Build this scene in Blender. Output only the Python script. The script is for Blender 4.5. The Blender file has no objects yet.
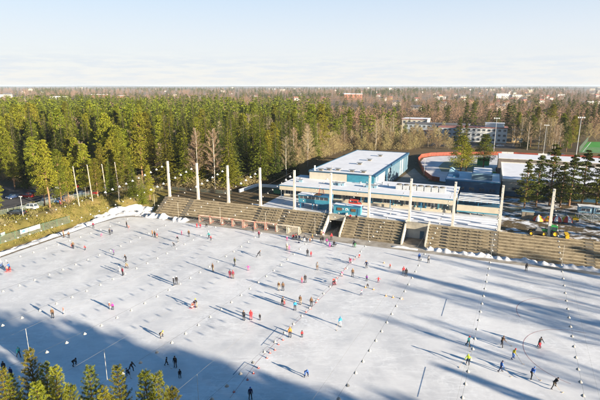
import bpy, math, random
import numpy as np
R = math.radians
rnd = random.Random(7)
C = bpy.context.scene.collection
PI = math.pi

# ------------------------------------------------------------------ layout frame
# world: camera stands at (0,0,40) looking along +Y.  The stadium has its own frame:
# s runs along the stands, t runs away from the ice, t = 0 at the foot of the stands.
TH = R(-22.0)
S_ = (math.cos(TH), math.sin(TH)); T_ = (-math.sin(TH), math.cos(TH))
OX, OY = 0.0, 125.4
UP = 4.4                       # level of the ground above the sunken rink
def W(s, t, z=0.0):
    return (OX + s*S_[0] + t*T_[0], OY + s*S_[1] + t*T_[1], z)
def ST(x, y):
    dx, dy = x-OX, y-OY
    return dx*S_[0]+dy*S_[1], dx*T_[0]+dy*T_[1]
CAMH = 40.0; FOC = 466.0; PITCH = math.atan((200-85.5)/FOC)
def survey(u, v, z=0.0):
    "where a point surveyed on the photo (600x400) stands on the level z"
    a = (u-300)/FOC; b = (200-v)/FOC
    rx, ry, rz = a, math.cos(PITCH)+b*math.sin(PITCH), -math.sin(PITCH)+b*math.cos(PITCH)
    k = (z-CAMH)/rz
    return (rx*k, ry*k, z)
def pix(x, y, z):
    dy, dz = y, z-CAMH
    d = dy*math.cos(PITCH) - dz*math.sin(PITCH); h = dy*math.sin(PITCH) + dz*math.cos(PITCH)
    return 300+FOC*x/d, 200-FOC*h/d, d

# ------------------------------------------------------------------ materials
def newmat(name):
    m = bpy.data.materials.new(name); m.use_nodes = True
    return m, m.node_tree.nodes, m.node_tree.links, m.node_tree.nodes['Principled BSDF']
MATS = {}
def mat(name, col, rough=.7, var=.18, scale=3.0, metal=0.0, bump=0.0, col2=None, spec=.3):
    "a procedural material: base colour broken up by two scales of noise"
    if name in MATS: return MATS[name]
    m, N, L, b = newmat(name)
    tc = N.new('ShaderNodeTexCoord')
    n1 = N.new('ShaderNodeTexNoise'); n1.inputs['Scale'].default_value = scale; n1.inputs['Detail'].default_value = 6
    n1.inputs['Roughness'].default_value = .65
    L.new(tc.outputs['Object'], n1.inputs['Vector'])
    rp = N.new('ShaderNodeValToRGB')
    c2 = col2 or [c*(1-2*var) for c in col]
    rp.color_ramp.elements[0].position = .32; rp.color_ramp.elements[0].color = (*c2, 1)
    rp.color_ramp.elements[1].position = .68; rp.color_ramp.elements[1].color = (*[min(1, c*(1+var*.6)) for c in col], 1)
    L.new(n1.outputs['Fac'], rp.inputs['Fac']); L.new(rp.outputs['Color'], b.inputs['Base Color'])
    b.inputs['Roughness'].default_value = rough; b.inputs['Metallic'].default_value = metal
    b.inputs['Specular IOR Level'].default_value = spec
    if bump:
        bp = N.new('ShaderNodeBump'); bp.inputs['Strength'].default_value = bump; bp.inputs['Distance'].default_value = .05
        L.new(n1.outputs['Fac'], bp.inputs['Height']); L.new(bp.outputs['Normal'], b.inputs['Normal'])
    MATS[name] = m
    return m
def leafmat(name, c1, c2, trans=.3):
    "foliage: every spray takes its own tint between c1 and c2, each tree its own shift"
    m, N, L, b = newmat(name)
    g = N.new('ShaderNodeNewGeometry'); oi = N.new('ShaderNodeObjectInfo')
    mx = N.new('ShaderNodeMix'); mx.data_type = 'RGBA'
    mx.inputs['A'].default_value = (*c1, 1); mx.inputs['B'].default_value = (*c2, 1)
    tc = N.new('ShaderNodeTexCoord'); nz = N.new('ShaderNodeTexNoise'); nz.inputs['Scale'].default_value = .35
    L.new(g.outputs['Position'], nz.inputs['Vector'])
    ad = N.new('ShaderNodeMath'); ad.operation = 'MULTIPLY_ADD'; ad.inputs[1].default_value = .55
    L.new(g.outputs['Random Per Island'], ad.inputs[0])
    ml = N.new('ShaderNodeMath'); ml.operation = 'MULTIPLY'; ml.inputs[1].default_value = .55
    L.new(nz.outputs['Fac'], ml.inputs[0]); L.new(ml.outputs[0], ad.inputs[2])
    L.new(ad.outputs[0], mx.inputs['Factor'])
    hs = N.new('ShaderNodeHueSaturation')
    mr = N.new('ShaderNodeMapRange'); mr.inputs['To Min'].default_value = .475; mr.inputs['To Max'].default_value = .525
    L.new(oi.outputs['Random'], mr.inputs['Value']); L.new(mr.outputs[0], hs.inputs['Hue'])
    mr2 = N.new('ShaderNodeMapRange'); mr2.inputs['To Min'].default_value = .6; mr2.inputs['To Max'].default_value = 1.25
    mu = N.new('ShaderNodeMath'); mu.operation = 'FRACT'; mu2 = N.new('ShaderNodeMath'); mu2.operation = 'MULTIPLY'; mu2.inputs[1].default_value = 7.31
    L.new(oi.outputs['Random'], mu2.inputs[0]); L.new(mu2.outputs[0], mu.inputs[0]); L.new(mu.outputs[0], mr2.inputs['Value'])
    L.new(mr2.outputs[0], hs.inputs['Value']); L.new(mx.outputs['Result'], hs.inputs['Color'])
    L.new(hs.outputs['Color'], b.inputs['Base Color'])
    b.inputs['Roughness'].default_value = .7; b.inputs['Specular IOR Level'].default_value = .15
    tr = N.new('ShaderNodeBsdfTranslucent'); L.new(hs.outputs['Color'], tr.inputs['Color'])
    ms = N.new('ShaderNodeMixShader'); ms.inputs[0].default_value = trans
    L.new(b.outputs[0], ms.inputs[1]); L.new(tr.outputs[0], ms.inputs[2])
    L.new(ms.outputs[0], N['Material Output'].inputs['Surface'])
    MATS[name] = m
    return m

# ------------------------------------------------------------------ mesh building
class MB:
    def __init__(self): self.v = []; self.f = []; self.m = []
    def add(self, vs, fs, m=0):
        o = len(self.v); self.v += [tuple(p) for p in vs]
        for f in fs: self.f.append(tuple(i+o for i in f)); self.m.append(m)
        return self
    def box(self, x0, x1, y0, y1, z0, z1, m=0):
        return self.add([(x0,y0,z0),(x1,y0,z0),(x1,y1,z0),(x0,y1,z0),(x0,y0,z1),(x1,y0,z1),(x1,y1,z1),(x0,y1,z1)],
                 [(3,2,1,0),(4,5,6,7),(0,1,5,4),(1,2,6,5),(2,3,7,6),(3,0,4,7)], m)
    def prism(self, pts, axis, a0, a1, m=0):
        "polygon extruded along an axis; pts in the two other axes (in xyz order)"
        n = len(pts)
        def P(p, a): return {'x': (a, p[0], p[1]), 'y': (p[0], a, p[1]), 'z': (p[0], p[1], a)}[axis]
        vs = [P(p, a0) for p in pts] + [P(p, a1) for p in pts]
        fs = [tuple(range(n))[::-1], tuple(range(n, 2*n))] + [(i, (i+1) % n, n+(i+1) % n, n+i) for i in range(n)]
        return self.add(vs, fs, m)
    def tube(self, p0, p1, r0, r1=None, n=8, m=0, cap=True):
        r1 = r0 if r1 is None else r1
        a = np.array(p0, float); b = np.array(p1, float); d = b-a; L = np.linalg.norm(d)
        if L < 1e-9: return self
        d /= L; q = np.array((1., 0, 0)) if abs(d[0]) < .8 else np.array((0, 1., 0))
        u = np.cross(d, q); u /= np.linalg.norm(u); w = np.cross(d, u)
        vs = []
        for c, r in ((a, r0), (b, r1)):
            for k in range(n):
                an = 2*PI*k/n; vs.append(c + r*(math.cos(an)*u + math.sin(an)*w))
        fs = [(k, (k+1) % n, n+(k+1) % n, n+k) for k in range(n)]
        if cap: fs += [tuple(range(n))[::-1], tuple(range(n, 2*n))]
        return self.add(vs, fs, m)
    def path(self, pts, r, n=6, m=0):
        for a, b in zip(pts[:-1], pts[1:]): self.tube(a, b, r, r, n, m)
        return self
    def lathe(self, prof, n=16, c=(0, 0, 0), m=0):
        "profile of (radius, z)"
        vs = []; fs = []; k = len(prof)
        for i in range(n):
            a = 2*PI*i/n
            for r, z in prof: vs.append((c[0]+r*math.cos(a), c[1]+r*math.sin(a), c[2]+z))
        for i in range(n):
            j = (i+1) % n
            for q in range(k-1): fs.append((i*k+q, j*k+q, j*k+q+1, i*k+q+1))
        return self.add(vs, fs, m)
    def blob(self, c, rx, ry, rz, m=0, nu=10, nv=6, jit=0):
        vs = []; fs = []
        for j in range(nv+1):
            ph = PI*j/nv
            for i in range(nu):
                a = 2*PI*i/nu; k = 1 + (rnd.uniform(-jit, jit) if jit else 0)
                vs.append((c[0]+rx*k*math.sin(ph)*math.cos(a), c[1]+ry*k*math.sin(ph)*math.sin(a), c[2]+rz*k*math.cos(ph)))
        for j in range(nv):
            for i in range(nu):
                i2 = (i+1) % nu
                fs.append((j*nu+i, (j+1)*nu+i, (j+1)*nu+i2, j*nu+i2))
        return self.add(vs, fs, m)
    def mesh(self, name, mats, smooth=False):
        me = bpy.data.meshes.new(name); me.from_pydata(self.v, [], self.f)
        for m in (mats if isinstance(mats, (list, tuple)) else [mats]): me.materials.append(m)
        if any(self.m): me.polygons.foreach_set('material_index', self.m)
        if smooth: me.polygons.foreach_set('use_smooth', [True]*len(self.f))
        me.update()
        return me
    def build(self, name, mats, parent=None, loc=None, rz=None, smooth=False, bevel=0):
        o = bpy.data.objects.new(name, self.mesh(name, mats, smooth)); C.objects.link(o)
        if parent: o.parent = parent
        if loc is not None: o.location = loc
        if rz is not None: o.rotation_euler[2] = rz
        if bevel:
            b = o.modifiers.new('edge', 'BEVEL'); b.width = bevel; b.segments = 2; b.limit_method = 'ANGLE'
        return o
def npmesh(name, V, F, mats, midx=None, smooth=False):
    "fast mesh from numpy arrays; F is (n,3) or (n,4)"
    me = bpy.data.meshes.new(name); k = F.shape[1]
    me.vertices.add(len(V)); me.vertices.foreach_set('co', np.ascontiguousarray(V, dtype=np.float32).ravel())
    me.loops.add(F.size); me.loops.foreach_set('vertex_index', np.ascontiguousarray(F, dtype=np.int32).ravel())
    me.polygons.add(len(F)); me.polygons.foreach_set('loop_start', np.arange(0, F.size, k, dtype=np.int32))
    for m in (mats if isinstance(mats, (list, tuple)) else [mats]): me.materials.append(m)
    if midx is not None: me.polygons.foreach_set('material_index', np.ascontiguousarray(midx, dtype=np.int32))
    if smooth: me.polygons.foreach_set('use_smooth', np.ones(len(F), dtype=bool))
    me.update(calc_edges=True); me.validate()
    return me
def link(name, me, parent=None, loc=None, rz=None):
    o = bpy.data.objects.new(name, me); C.objects.link(o)
    if parent: o.parent = parent
    if loc is not None: o.location = loc
    if rz is not None: o.rotation_euler[2] = rz
    return o
def tag(o, label=None, cat=None, group=None, kind=None):
    if label: o['label'] = label
    if cat: o['category'] = cat
    if group: o['group'] = group
    if kind: o['kind'] = kind
    return o
def thing(name, label, cat, loc=(0, 0, 0), rz=0.0, group=None):
    o = bpy.data.objects.new(name, None); C.objects.link(o); o.empty_display_size = .3
    o.location = loc; o.rotation_euler[2] = rz
    return tag(o, label, cat, group)
def copy_tree(o, parent=None):
    c = o.copy(); C.objects.link(c)
    if parent: c.parent = parent
    for ch in o.children: copy_tree(ch, c)
    return c
def dup(src, loc, rz=0.0, label=None, group=None, scale=None):
    c = copy_tree(src); c.location = loc; c.rotation_euler[2] = rz
    if label: c['label'] = label
    if group: c['group'] = group
    if scale: c.scale = (scale,)*3 if not isinstance(scale, tuple) else scale
    return c
class Once:
    "first call hands out the prototype itself, later calls hand out copies"
    def __init__(self, root): self.root = root; self.used = False
    def __call__(self, loc, rz=0.0, label=None, group=None, scale=None):
        if not self.used:
            self.used = True; o = self.root; o.location = loc; o.rotation_euler[2] = rz
            if label: o['label'] = label
            if group: o['group'] = group
            if scale: o.scale = (scale,)*3 if not isinstance(scale, tuple) else scale
            return o
        return dup(self.root, loc, rz, label, group, scale)
def structure(o): o['kind'] = 'structure'; return o

# palette (real surface albedos)
BLUE_E = mat('roof_edge_blue', (.022, .075, .135), .5, .12, .8)
SIDE_P = mat('side_pale_blue', (.10, .165, .215), .55, .15, .5); SIDE_W = mat('side_white', (.30, .315, .33), .55, .1, .5); SIDE_D = mat('side_blue', (.03, .085, .14), .55, .15, .5)
SNOW = mat('snow', (.80, .81, .84), .6, .05, .8, bump=.25)
ROOFSNOW = mat('roof_snow', (.78, .79, .83), .6, .06, .35, bump=.2)
CONC = mat('concrete', (.36, .33, .27), .85, .18, .9, bump=.2)
CONC_L = mat('pale_concrete', (.52, .49, .42), .8, .12, 1.2)
CONC_D = mat('dark_concrete', (.17, .155, .13), .9, .2, 1.0)
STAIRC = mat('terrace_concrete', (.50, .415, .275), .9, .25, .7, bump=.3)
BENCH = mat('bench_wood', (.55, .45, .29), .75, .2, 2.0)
POLEW = mat('pole_white', (.60, .57, .50), .6, .1, .8)
BEIGE = mat('beige_render', (.55, .485, .375), .8, .08, .6)
BLUE = mat('blue_paint', (.035, .17, .30), .5, .12, .8)
BLUE_D = mat('dark_blue_panel', (.035, .10, .17), .5, .15, .5)
BLUE_T = mat('turquoise_panel', (.05, .25, .35), .5, .12, .7)
BLUE_P = mat('pale_blue_panel', (.26, .43, .53), .55, .12, .5)
WHITE = mat('white_paint', (.75, .75, .73), .5, .06, 1.0)
STEEL = mat('galvanised_steel', (.42, .43, .44), .45, .1, 4.0, metal=.5)
DARK = mat('dark_interior', (.02, .02, .022), .8, .2, 1.0)
RED = mat('red_paint', (.52, .05, .035), .5, .15, 1.0)
REDB = mat('red_board', (.28, .055, .03), .65, .25, .6)
GREENP = mat('green_paint', (.05, .20, .10), .6, .15, 1.0)
YEL = mat('yellow_paint', (.72, .44, .02), .5, .12, 2.0)
BLACK = mat('black_rubber', (.018, .018, .019), .7, .2, 5.0)
WOODP = mat('weathered_wood', (.30, .25, .18), .85, .2, 2.0)
BROWNW = mat('brown_timber', (.16, .085, .04), .8, .2, 2.0)
ROOFRED = mat('faded_red_roof', (.40, .17, .14), .8, .2, .3)
ROOFGREY = mat('grey_roof', (.16, .155, .16), .8, .2, .3)
GLASS = None
def _glass():
    m, N, L, b = newmat('window_glass')
    n = N.new('ShaderNodeTexNoise'); n.inputs['Scale'].default_value = .7
    tc = N.new('ShaderNodeTexCoord'); L.new(tc.outputs['Object'], n.inputs['Vector'])
    r = N.new('ShaderNodeValToRGB'); r.color_ramp.elements[0].color = (.015, .025, .035, 1); r.color_ramp.elements[1].color = (.06, .08, .10, 1)
    L.new(n.outputs['Fac'], r.inputs['Fac']); L.new(r.outputs['Color'], b.inputs['Base Color'])
    b.inputs['Roughness'].default_value = .12; b.inputs['Specular IOR Level'].default_value = .6
    return m
GLASS = _glass()

# ------------------------------------------------------------------ terrain
XR = (-60.0, 119.0)       # rink from end to end along s
TN = -87.0                # near edge of the rink
def smooth(x): x = min(1, max(0, x)); return x*x*(3-2*x)
def pit_dist(s, t):
    "0 inside the sunken rink, metres outside otherwise (rounded corners)"
    cx, cy = (XR[0]+XR[1])/2, (TN-1.0)/2
    hx, hy = (XR[1]-XR[0])/2, (-1.0-TN)/2; rad = 9.0
    qx, qy = abs(s-cx)-(hx-rad), abs(t-cy)-(hy-rad)
    return math.hypot(max(qx, 0), max(qy, 0)) + min(max(qx, qy), 0) - rad
def height(s, t):
    if (4.6 < s < 13.6 or 26.8 < s < 36) and -10 < t < 12.2: return -.08   # the two tunnels run in under the plaza
    if -51 < s < 90 and t > -10:                 # below the stands
        return -.08 + (UP+.08)*smooth((t-3.6)/2.6)
    d = pit_dist(s, t)
    w = 9.5 if s < -51 else 8.0
    z = -.08 + (UP+.08)*smooth((d-1.6)/w)
    if d > 4 and abs(s) < 200 and abs(t) < 200: z += .18*math.sin(s*.31+t*.17)*math.sin(t*.23-s*.11)*smooth((d-4)/10)
    if d > 9:
        z = min(z, UP+.0)
    return z
def ground():
    def axis(lo, hi, fine):
        a = list(np.arange(lo, hi+.01, fine)); x = hi; st = fine
        while x < 26000: st *= 1.35; x += st; a.append(x)
        x = lo; st = fine
        while x > -26000: st *= 1.35; x -= st; a.insert(0, x)
        return np.array(a)
    A = axis(-120, 132, 1.2); B = axis(-104, 44, 1.2)
    na, nb = len(A), len(B)
    V = np.zeros((na*nb, 3)); Z = np.zeros((na*nb, 4), dtype=np.float32)
    k = 0
    for j in range(nb):
        for i in range(na):
            s, t = float(A[i]), float(B[j])
            x, y, _ = W(s, t); V[k] = (x, y, height(s, t))
            d = pit_dist(s, t); far = math.hypot(x, y)
            snow = grass = road = 0.0
            if s < -51 and t < 16:
                grass = smooth((d-1.5)/2) * (1-smooth((-s-84)/6)); snow = 1-smooth((d-1.0)/3.0)
            if s > 50 and t > 6 and t < 47: road = .45; snow = .53
            if 12 < s < 130 and 64 < t < 155: snow = .35; grass = .4
            if t < -84: grass = .6; snow = .25
            if s > 118: grass = .5; snow = .3
            if 0 < s < 140 and 155 < t < 330: grass = .45; snow = .12; road = .2
            if -51 < s < -14 and 5 < t < 15: road = .35; grass = .3; snow = .04
            Z[k] = (snow, grass, road, smooth((far-500)/900)); k += 1
    idx = np.arange(na*nb).reshape(nb, na)
    F = np.stack([idx[:-1, :-1], idx[:-1, 1:], idx[1:, 1:], idx[1:, :-1]], -1).reshape(-1, 4)
    m, N, L, b = newmat('ground_mix')
    at = N.new('ShaderNodeAttribute'); at.attribute_name = 'zone'
    sep = N.new('ShaderNodeSeparateColor'); L.new(at.outputs['Color'], sep.inputs['Color'])
    g = N.new('ShaderNodeNewGeometry')
    def noise(sc, det=8, ro=.6):
        n = N.new('ShaderNodeTexNoise'); n.inputs['Scale'].default_value = sc; n.inputs['Detail'].default_value = det
        n.inputs['Roughness'].default_value = ro; L.new(g.outputs['Position'], n.inputs['Vector']); return n
    def ramp(fac, *st):
        r = N.new('ShaderNodeValToRGB'); e = r.color_ramp.elements
        while len(e) < len(st): e.new(.5)
        for q, (p, c) in zip(e, st): q.position = p; q.color = (*c, 1)
        L.new(fac, r.inputs['Fac']); return r.outputs['Color']
    def mix(fac, a, c):
        x = N.new('ShaderNodeMix'); x.data_type = 'RGBA'; L.new(fac, x.inputs['Factor']); L.new(a, x.inputs['A']); L.new(c, x.inputs['B']); return x.outputs['Result']
    def mask(ch, nz, gain=3.0):
        "zone weight with a ragged noisy edge"
        a = N.new('ShaderNodeMath'); a.operation = 'ADD'; L.new(ch, a.inputs[0]); L.new(nz, a.inputs[1])
        c = N.new('ShaderNodeMath'); c.operation = 'SUBTRACT'; L.new(a.outputs[0], c.inputs[0]); c.inputs[1].default_value = 1.0
        e = N.new('ShaderNodeMath'); e.operation = 'MULTIPLY'; e.use_clamp = True; L.new(c.outputs[0], e.inputs[0]); e.inputs[1].default_value = gain*2
        return e.outputs[0]
    n1 = noise(.35); n2 = noise(.09); n3 = noise(2.2); nf = noise(.004, 10, .7); nf2 = noise(.02, 8, .7)
    soil = ramp(n3.outputs['Fac'], (.3, (.06, .045, .025)), (.7, (.17, .125, .07)))
    gras = ramp(n1.outputs['Fac'], (.3, (.075, .07, .02)), (.5, (.15, .125, .035)), (.62, (.20, .15, .055)), (.75, (.10, .095, .025)))
    asph = ramp(n1.outputs['Fac'], (.3, (.045, .042, .042)), (.7, (.095, .085, .075)))
    snw = ramp(n3.outputs['Fac'], (.3, (.66, .67, .70)), (.7, (.80, .81, .84)))
    farc = ramp(nf.outputs['Fac'], (.33, (.08, .08, .045)), (.43, (.20, .155, .11)), (.55, (.30, .23, .175)), (.66, (.22, .175, .135)), (.74, (.46, .41, .37)))
    farc2 = ramp(nf2.outputs['Fac'], (.35, (.12, .10, .07)), (.6, (.28, .22, .165)), (.72, (.42, .38, .35)))
    hf = N.new('ShaderNodeMix'); hf.data_type = 'RGBA'; hf.inputs['Factor'].default_value = .45
    L.new(farc, hf.inputs['A']); L.new(farc2, hf.inputs['B'])
    c = mix(mask(sep.outputs['Green'], n2.outputs['Fac'], 4), soil, gras)
    c = mix(mask(sep.outputs['Blue'], n2.outputs['Fac'], 4), c, asph)
    c = mix(mask(sep.outputs['Red'], n1.outputs['Fac'], 4), c, snw)
    c = mix(at.outputs['Alpha'], c, hf.outputs['Result'])
    L.new(c, b.inputs['Base Color']); b.inputs['Roughness'].default_value = .9; b.inputs['Specular IOR Level'].default_value = .1
    bp = N.new('ShaderNodeBump'); bp.inputs['Strength'].default_value = .5; bp.inputs['Distance'].default_value = .15
    L.new(n3.outputs['Fac'], bp.inputs['Height']); L.new(bp.outputs['Normal'], b.inputs['Normal'])
    me = npmesh('ground', V, F, m)
    ca = me.attributes.new('zone', 'FLOAT_COLOR', 'POINT'); ca.data.foreach_set('color', Z.ravel())
    me.polygons.foreach_set('use_smooth', np.ones(len(F), dtype=bool))
    structure(link('ground', me))
ground()

# sheets on the ground: each a few millimetres above the one below
def sheet(name, pts, z, m, sub=0):
    b = MB(); b.add([W(s, t, z) for s, t in pts], [tuple(range(len(pts)))])
    return structure(b.build(name, m))
def rr(s0, s1, t0, t1, r, n=8):
    P = []
    for cx, cy, a0 in ((s1-r, t0+r, -90), (s1-r, t1-r, 0), (s0+r, t1-r, 90), (s0+r, t0+r, 180)):
        for k in range(n+1):
            a = R(a0+90*k/n); P.append((cx+r*math.cos(a), cy+r*math.sin(a)))
    return P
def ice_material():
    m, N, L, b = newmat('skated_ice')
    g = N.new('ShaderNodeNewGeometry')
    def noise(sc, det=8, ro=.6, vec=None, dist=0):
        n = N.new('ShaderNodeTexNoise'); n.inputs['Scale'].default_value = sc; n.inputs['Detail'].default_value = det
        n.inputs['Roughness'].default_value = ro; n.inputs['Distortion'].default_value = dist
        L.new(vec or g.outputs['Position'], n.inputs['Vector']); return n.outputs['Fac']
    def ramp(fac, *st):
        r = N.new('ShaderNodeValToRGB'); e = r.color_ramp.elements
        while len(e) < len(st): e.new(.5)
        for q, (p, c) in zip(e, st): q.position = p; q.color = (*c, 1)
        L.new(fac, r.inputs['Fac']); return r.outputs['Color']
    def mixc(fac, a, c, val=None):
        x = N.new('ShaderNodeMix'); x.data_type = 'RGBA'
        if isinstance(fac, float): x.inputs['Factor'].default_value = fac
        else: L.new(fac, x.inputs['Factor'])
        L.new(a, x.inputs['A'])
        if isinstance(c, tuple): x.inputs['B'].default_value = (*c, 1)
        else: L.new(c, x.inputs['B'])
        return x.outputs['Result']
    big = noise(.045, 6, .55); mid = noise(.22, 8, .65, dist=.6); fine = noise(1.6, 6, .7)
    base = ramp(mid, (.30, (.44, .45, .48)), (.48, (.63, .63, .645)), (.66, (.78, .78, .785)))
    b2 = ramp(big, (.35, (.53, .54, .565)), (.62, (.78, .78, .79)))
    col = mixc(.5, base, b2)
    # skate scratches: long thin streaks in several directions
    for rot, sc, st, w in ((25, .45, 5, .075), (-38, .4, 4, .07), (80, .35, 6, .06), (-8, .6, 5, .085), (50, .16, 1.2, .035), (10, .11, 1, .028)):
        mp = N.new('ShaderNodeMapping'); mp.inputs['Rotation'].default_value = (0, 0, R(rot)); mp.inputs['Scale'].default_value = (1/st, 1, 1)
        L.new(g.outputs['Position'], mp.inputs['Vector'])
        f = noise(sc, 3, .5, mp.outputs[0], 1.2)
        a = N.new('ShaderNodeMath'); a.operation = 'SUBTRACT'; L.new(f, a.inputs[0]); a.inputs[1].default_value = .5
        ab = N.new('ShaderNodeMath'); ab.operation = 'ABSOLUTE'; L.new(a.outputs[0], ab.inputs[0])
        mr = N.new('ShaderNodeMapRange'); mr.inputs['From Min'].default_value = 0; mr.inputs['From Max'].default_value = w*.35
        mr.inputs['To Min'].default_value = 1.0; mr.inputs['To Max'].default_value = 0; L.new(ab.outputs[0], mr.inputs['Value'])
        # only where the ice is scuffed
        gm = N.new('ShaderNodeMath'); gm.operation = 'MULTIPLY'; wm = N.new('ShaderNodeMath'); wm.operation = 'MULTIPLY'; L.new(mr.outputs[0], wm.inputs[0]); L.new(ramp(noise(.07, 5, .6, None, .5), (.40, (.12, .12, .12)), (.62, (1, 1, 1))), wm.inputs[1]); L.new(wm.outputs[0], gm.inputs[0]); L.new(fine, gm.inputs[1])
        col = mixc(gm.outputs[0], col, (.84, .845, .86))
    L.new(col, b.inputs['Base Color'])
    rr_ = ramp(mid, (.3, (.32, .32, .32)), (.7, (.6, .6, .6))); L.new(rr_, b.inputs['Roughness'])
    b.inputs['Specular IOR Level'].default_value = .35
    # shaved snow lying in drifts on the scuffed parts
    sc = noise(.11, 9, .75, dist=.8); sm = ramp(sc, (.52, (0, 0, 0)), (.64, (.9, .9, .9)))
    f2 = ramp(fine, (.45, (0, 0, 0)), (.6, (1, 1, 1)))
    mm = N.new('ShaderNodeMath'); mm.operation = 'MULTIPLY'; L.new(sm, mm.inputs[0]); L.new(f2, mm.inputs[1])
    col2 = mixc(mm.outputs[0], col, (.83, .84, .87)); L.new(col2, b.inputs['Base Color'])
    bp = N.new('ShaderNodeBump'); bp.inputs['Strength'].default_value = .15; bp.inputs['Distance'].default_value = .02
    L.new(fine, bp.inputs['Height']); L.new(bp.outputs['Normal'], b.inputs['Normal'])
    return m
ICE = ice_material()
sheet('ice', rr(XR[0]+1.0, XR[1]-1, TN+1, -4.6, 9), 0.0, ICE)
DIRT = mat('wet_gravel', (.27, .235, .19), .8, .25, .5, col2=(.12, .10, .08))
sheet('walkway', [(-52, -4.55), (92, -4.55), (92, -.3), (-52, -.3)], 0.004, mat('slushy_walkway', (.40, .37, .33), .8, .2, .35, col2=(.22, .19, .15)))
# ------------------------------------------------------------------ grandstand
NST, RISE, RUN = 8, .55, .78
TOPT = NST*RUN
def step_profile(n, rise, run):
    P = [(0, -.3)]
    for k in range(n): P += [(k*run, (k+1)*rise), ((k+1)*run, (k+1)*rise)]
    return P + [(n*run, -.3)]
ORD = ['first', 'second', 'third', 'fourth', 'fifth', 'sixth', 'seventh', 'eighth', 'ninth', 'tenth', 'eleventh', 'twelfth', 'thirteenth',
       'fourteenth', 'fifteenth', 'sixteenth', 'seventeenth', 'eighteenth', 'nineteenth', 'twentieth']
def ordinal(k):
    if k < 20: return ORD[k]
    tens = {2: 'twenty', 3: 'thirty', 4: 'forty'}[(k+1)//10]; u = (k+1) % 10
    return {2: 'twentieth', 3: 'thirtieth', 4: 'fortieth'}[(k+1)//10] if u == 0 else tens + '-' + ORD[u-1]
def stand(s0, s1, label, aisles, benches):
    r = thing('terraced_stand', label, 'grandstand', W(s0, 0, 0), TH, 'concrete stands along the rink')
    Lx = s1-s0
    b = MB().prism(step_profile(NST, RISE, RUN), 'x', 0, Lx)
    for q in range(NST): b.m[2+1+2*q-1] = 1                 # risers in a darker tone than the treads
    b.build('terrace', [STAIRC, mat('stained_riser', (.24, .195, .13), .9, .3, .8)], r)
    for a0, a1 in aisles:
        b = MB(); P = step_profile(NST*2, RISE/2, RUN/2)
        P = [(y-.12, z+.02) for y, z in P]; b.prism(P, 'x', a0-s0, a1-s0); b.build('stairway', CONC_D, r)
    spans = []; x = s0 + .15
    for a0, a1 in sorted(aisles) + [(s1-.15, s1)]:
        if a0-x > .8: spans.append((x, a0-.1))
        x = a1+.1
    for k in range(NST):
        z = (k+1)*RISE; y = k*RUN
        for x0, x1 in spans:
            b = MB(); n = max(1, round((x1-x0)/2.7)); w = (x1-x0)/n
            for q in range(n):
                xa, xb = x0+q*w-s0, x0+(q+1)*w-s0
                if benches:
                    jz = rnd.uniform(-.01, .01)
                    b.box(xa+.06, xb-.22, y+.12, y+.26, z+.37+jz, z+.42+jz); b.box(xa+.06, xb-.22, y+.29, y+.43, z+.37+jz, z+.42+jz)
                    for xp in (xa+.35, xb-.55): b.box(xp, xp+.14, y+.16, y+.40, z+.001, z+.368, 1)
                else:                                      # worn timber edging on the broad steps
                    b.box(xa+.02, xb-.05, y-.03, y+.30, z+.002, z+.075)
            if k < NST-1 or not benches: b.build('bench' if benches else 'step_edging', [BENCH, CONC_D], r)
    return r
stand(-50.3, -15.6, 'broad bare concrete terrace at the left end of the stands, without seats', [(-50.25, -48.9), (-40.6, -38.9)], False)
stand(-15.55, 6.6, 'benched concrete terrace below the blue press box', [(-15.5, -14.6), (-7.2, -5.9)], True)
stand(11.9, 28.2, 'benched concrete terrace between the two tunnel entrances', [(15.9, 17.2)], True)
stand(34.6, 51.3, 'benched concrete terrace right of the closed tunnel, snow heaped at its foot', [(38.0, 39.2), (49.6, 51.25)], True)
stand(51.35, 92.0, 'broad worn concrete terrace below the tractor at the right end', [(70.2, 71.8)], False)

def tunnel(s0, s1, label, closed):
    r = thing('tunnel_entrance', label, 'tunnel', W(s0, 0, 0), TH)
    w = s1-s0
    for x in (0, w-.34):
        MB().prism([(-.5, -.05), (-.5, .95), (TOPT-.3, 5.05), (TOPT+.45, 5.05), (TOPT+.45, -.05)], 'x', x, x+.34).build('side_wall', CONC_L, r)
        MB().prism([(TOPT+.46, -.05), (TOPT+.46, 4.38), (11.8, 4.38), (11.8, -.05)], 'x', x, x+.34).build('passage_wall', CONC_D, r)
    MB().box(.345, w-.345, TOPT-1.5, TOPT-1.15, 3.0, 4.72).build('lintel', CONC, r)
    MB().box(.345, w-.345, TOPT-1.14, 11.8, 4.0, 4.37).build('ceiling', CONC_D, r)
    MB().box(.345, w-.345, TOPT-1.14, TOPT+.3, 4.375, 4.46).build('roof_slab', CONC, r)
    MB().box(.345, w-.345, -.4, 11.8, -.06, .02).build('floor', DIRT, r)
    if closed:
        MB().box(.345, w-.345, TOPT-.1, TOPT+.1, .03, 3.99).build('back_wall', mat('grey_panel', (.36, .39, .41), .7, .1, .6), r)
        d = MB().box(w*.62, w*.62+1.1, TOPT-.16, TOPT-.103, .03, 2.2).build('door', BLUE_D, r)
        MB().box(w*.62+.9, w*.62+1.0, TOPT-.22, TOPT-.162, 1.05, 1.13).build('handle', STEEL, d)
    else:
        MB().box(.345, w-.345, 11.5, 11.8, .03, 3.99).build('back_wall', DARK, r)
        b = MB()
        for q in (.5, 1.0):
            b.tube((w*.55, 1.2, q*1.0), (w*.55, 5.2, q*1.0+.0), .03)
        for yy in (1.2, 2.5, 3.9, 5.2): b.tube((w*.55, yy, .02), (w*.55, yy, 1.03), .035)
        b.build('handrail', STEEL, r)
    return r
tunnel(6.65, 11.85, 'open dark tunnel entrance in the stands below the blue hut', False)
tunnel(28.25, 34.55, 'tunnel entrance in the stands closed by a grey back wall', True)
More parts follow.
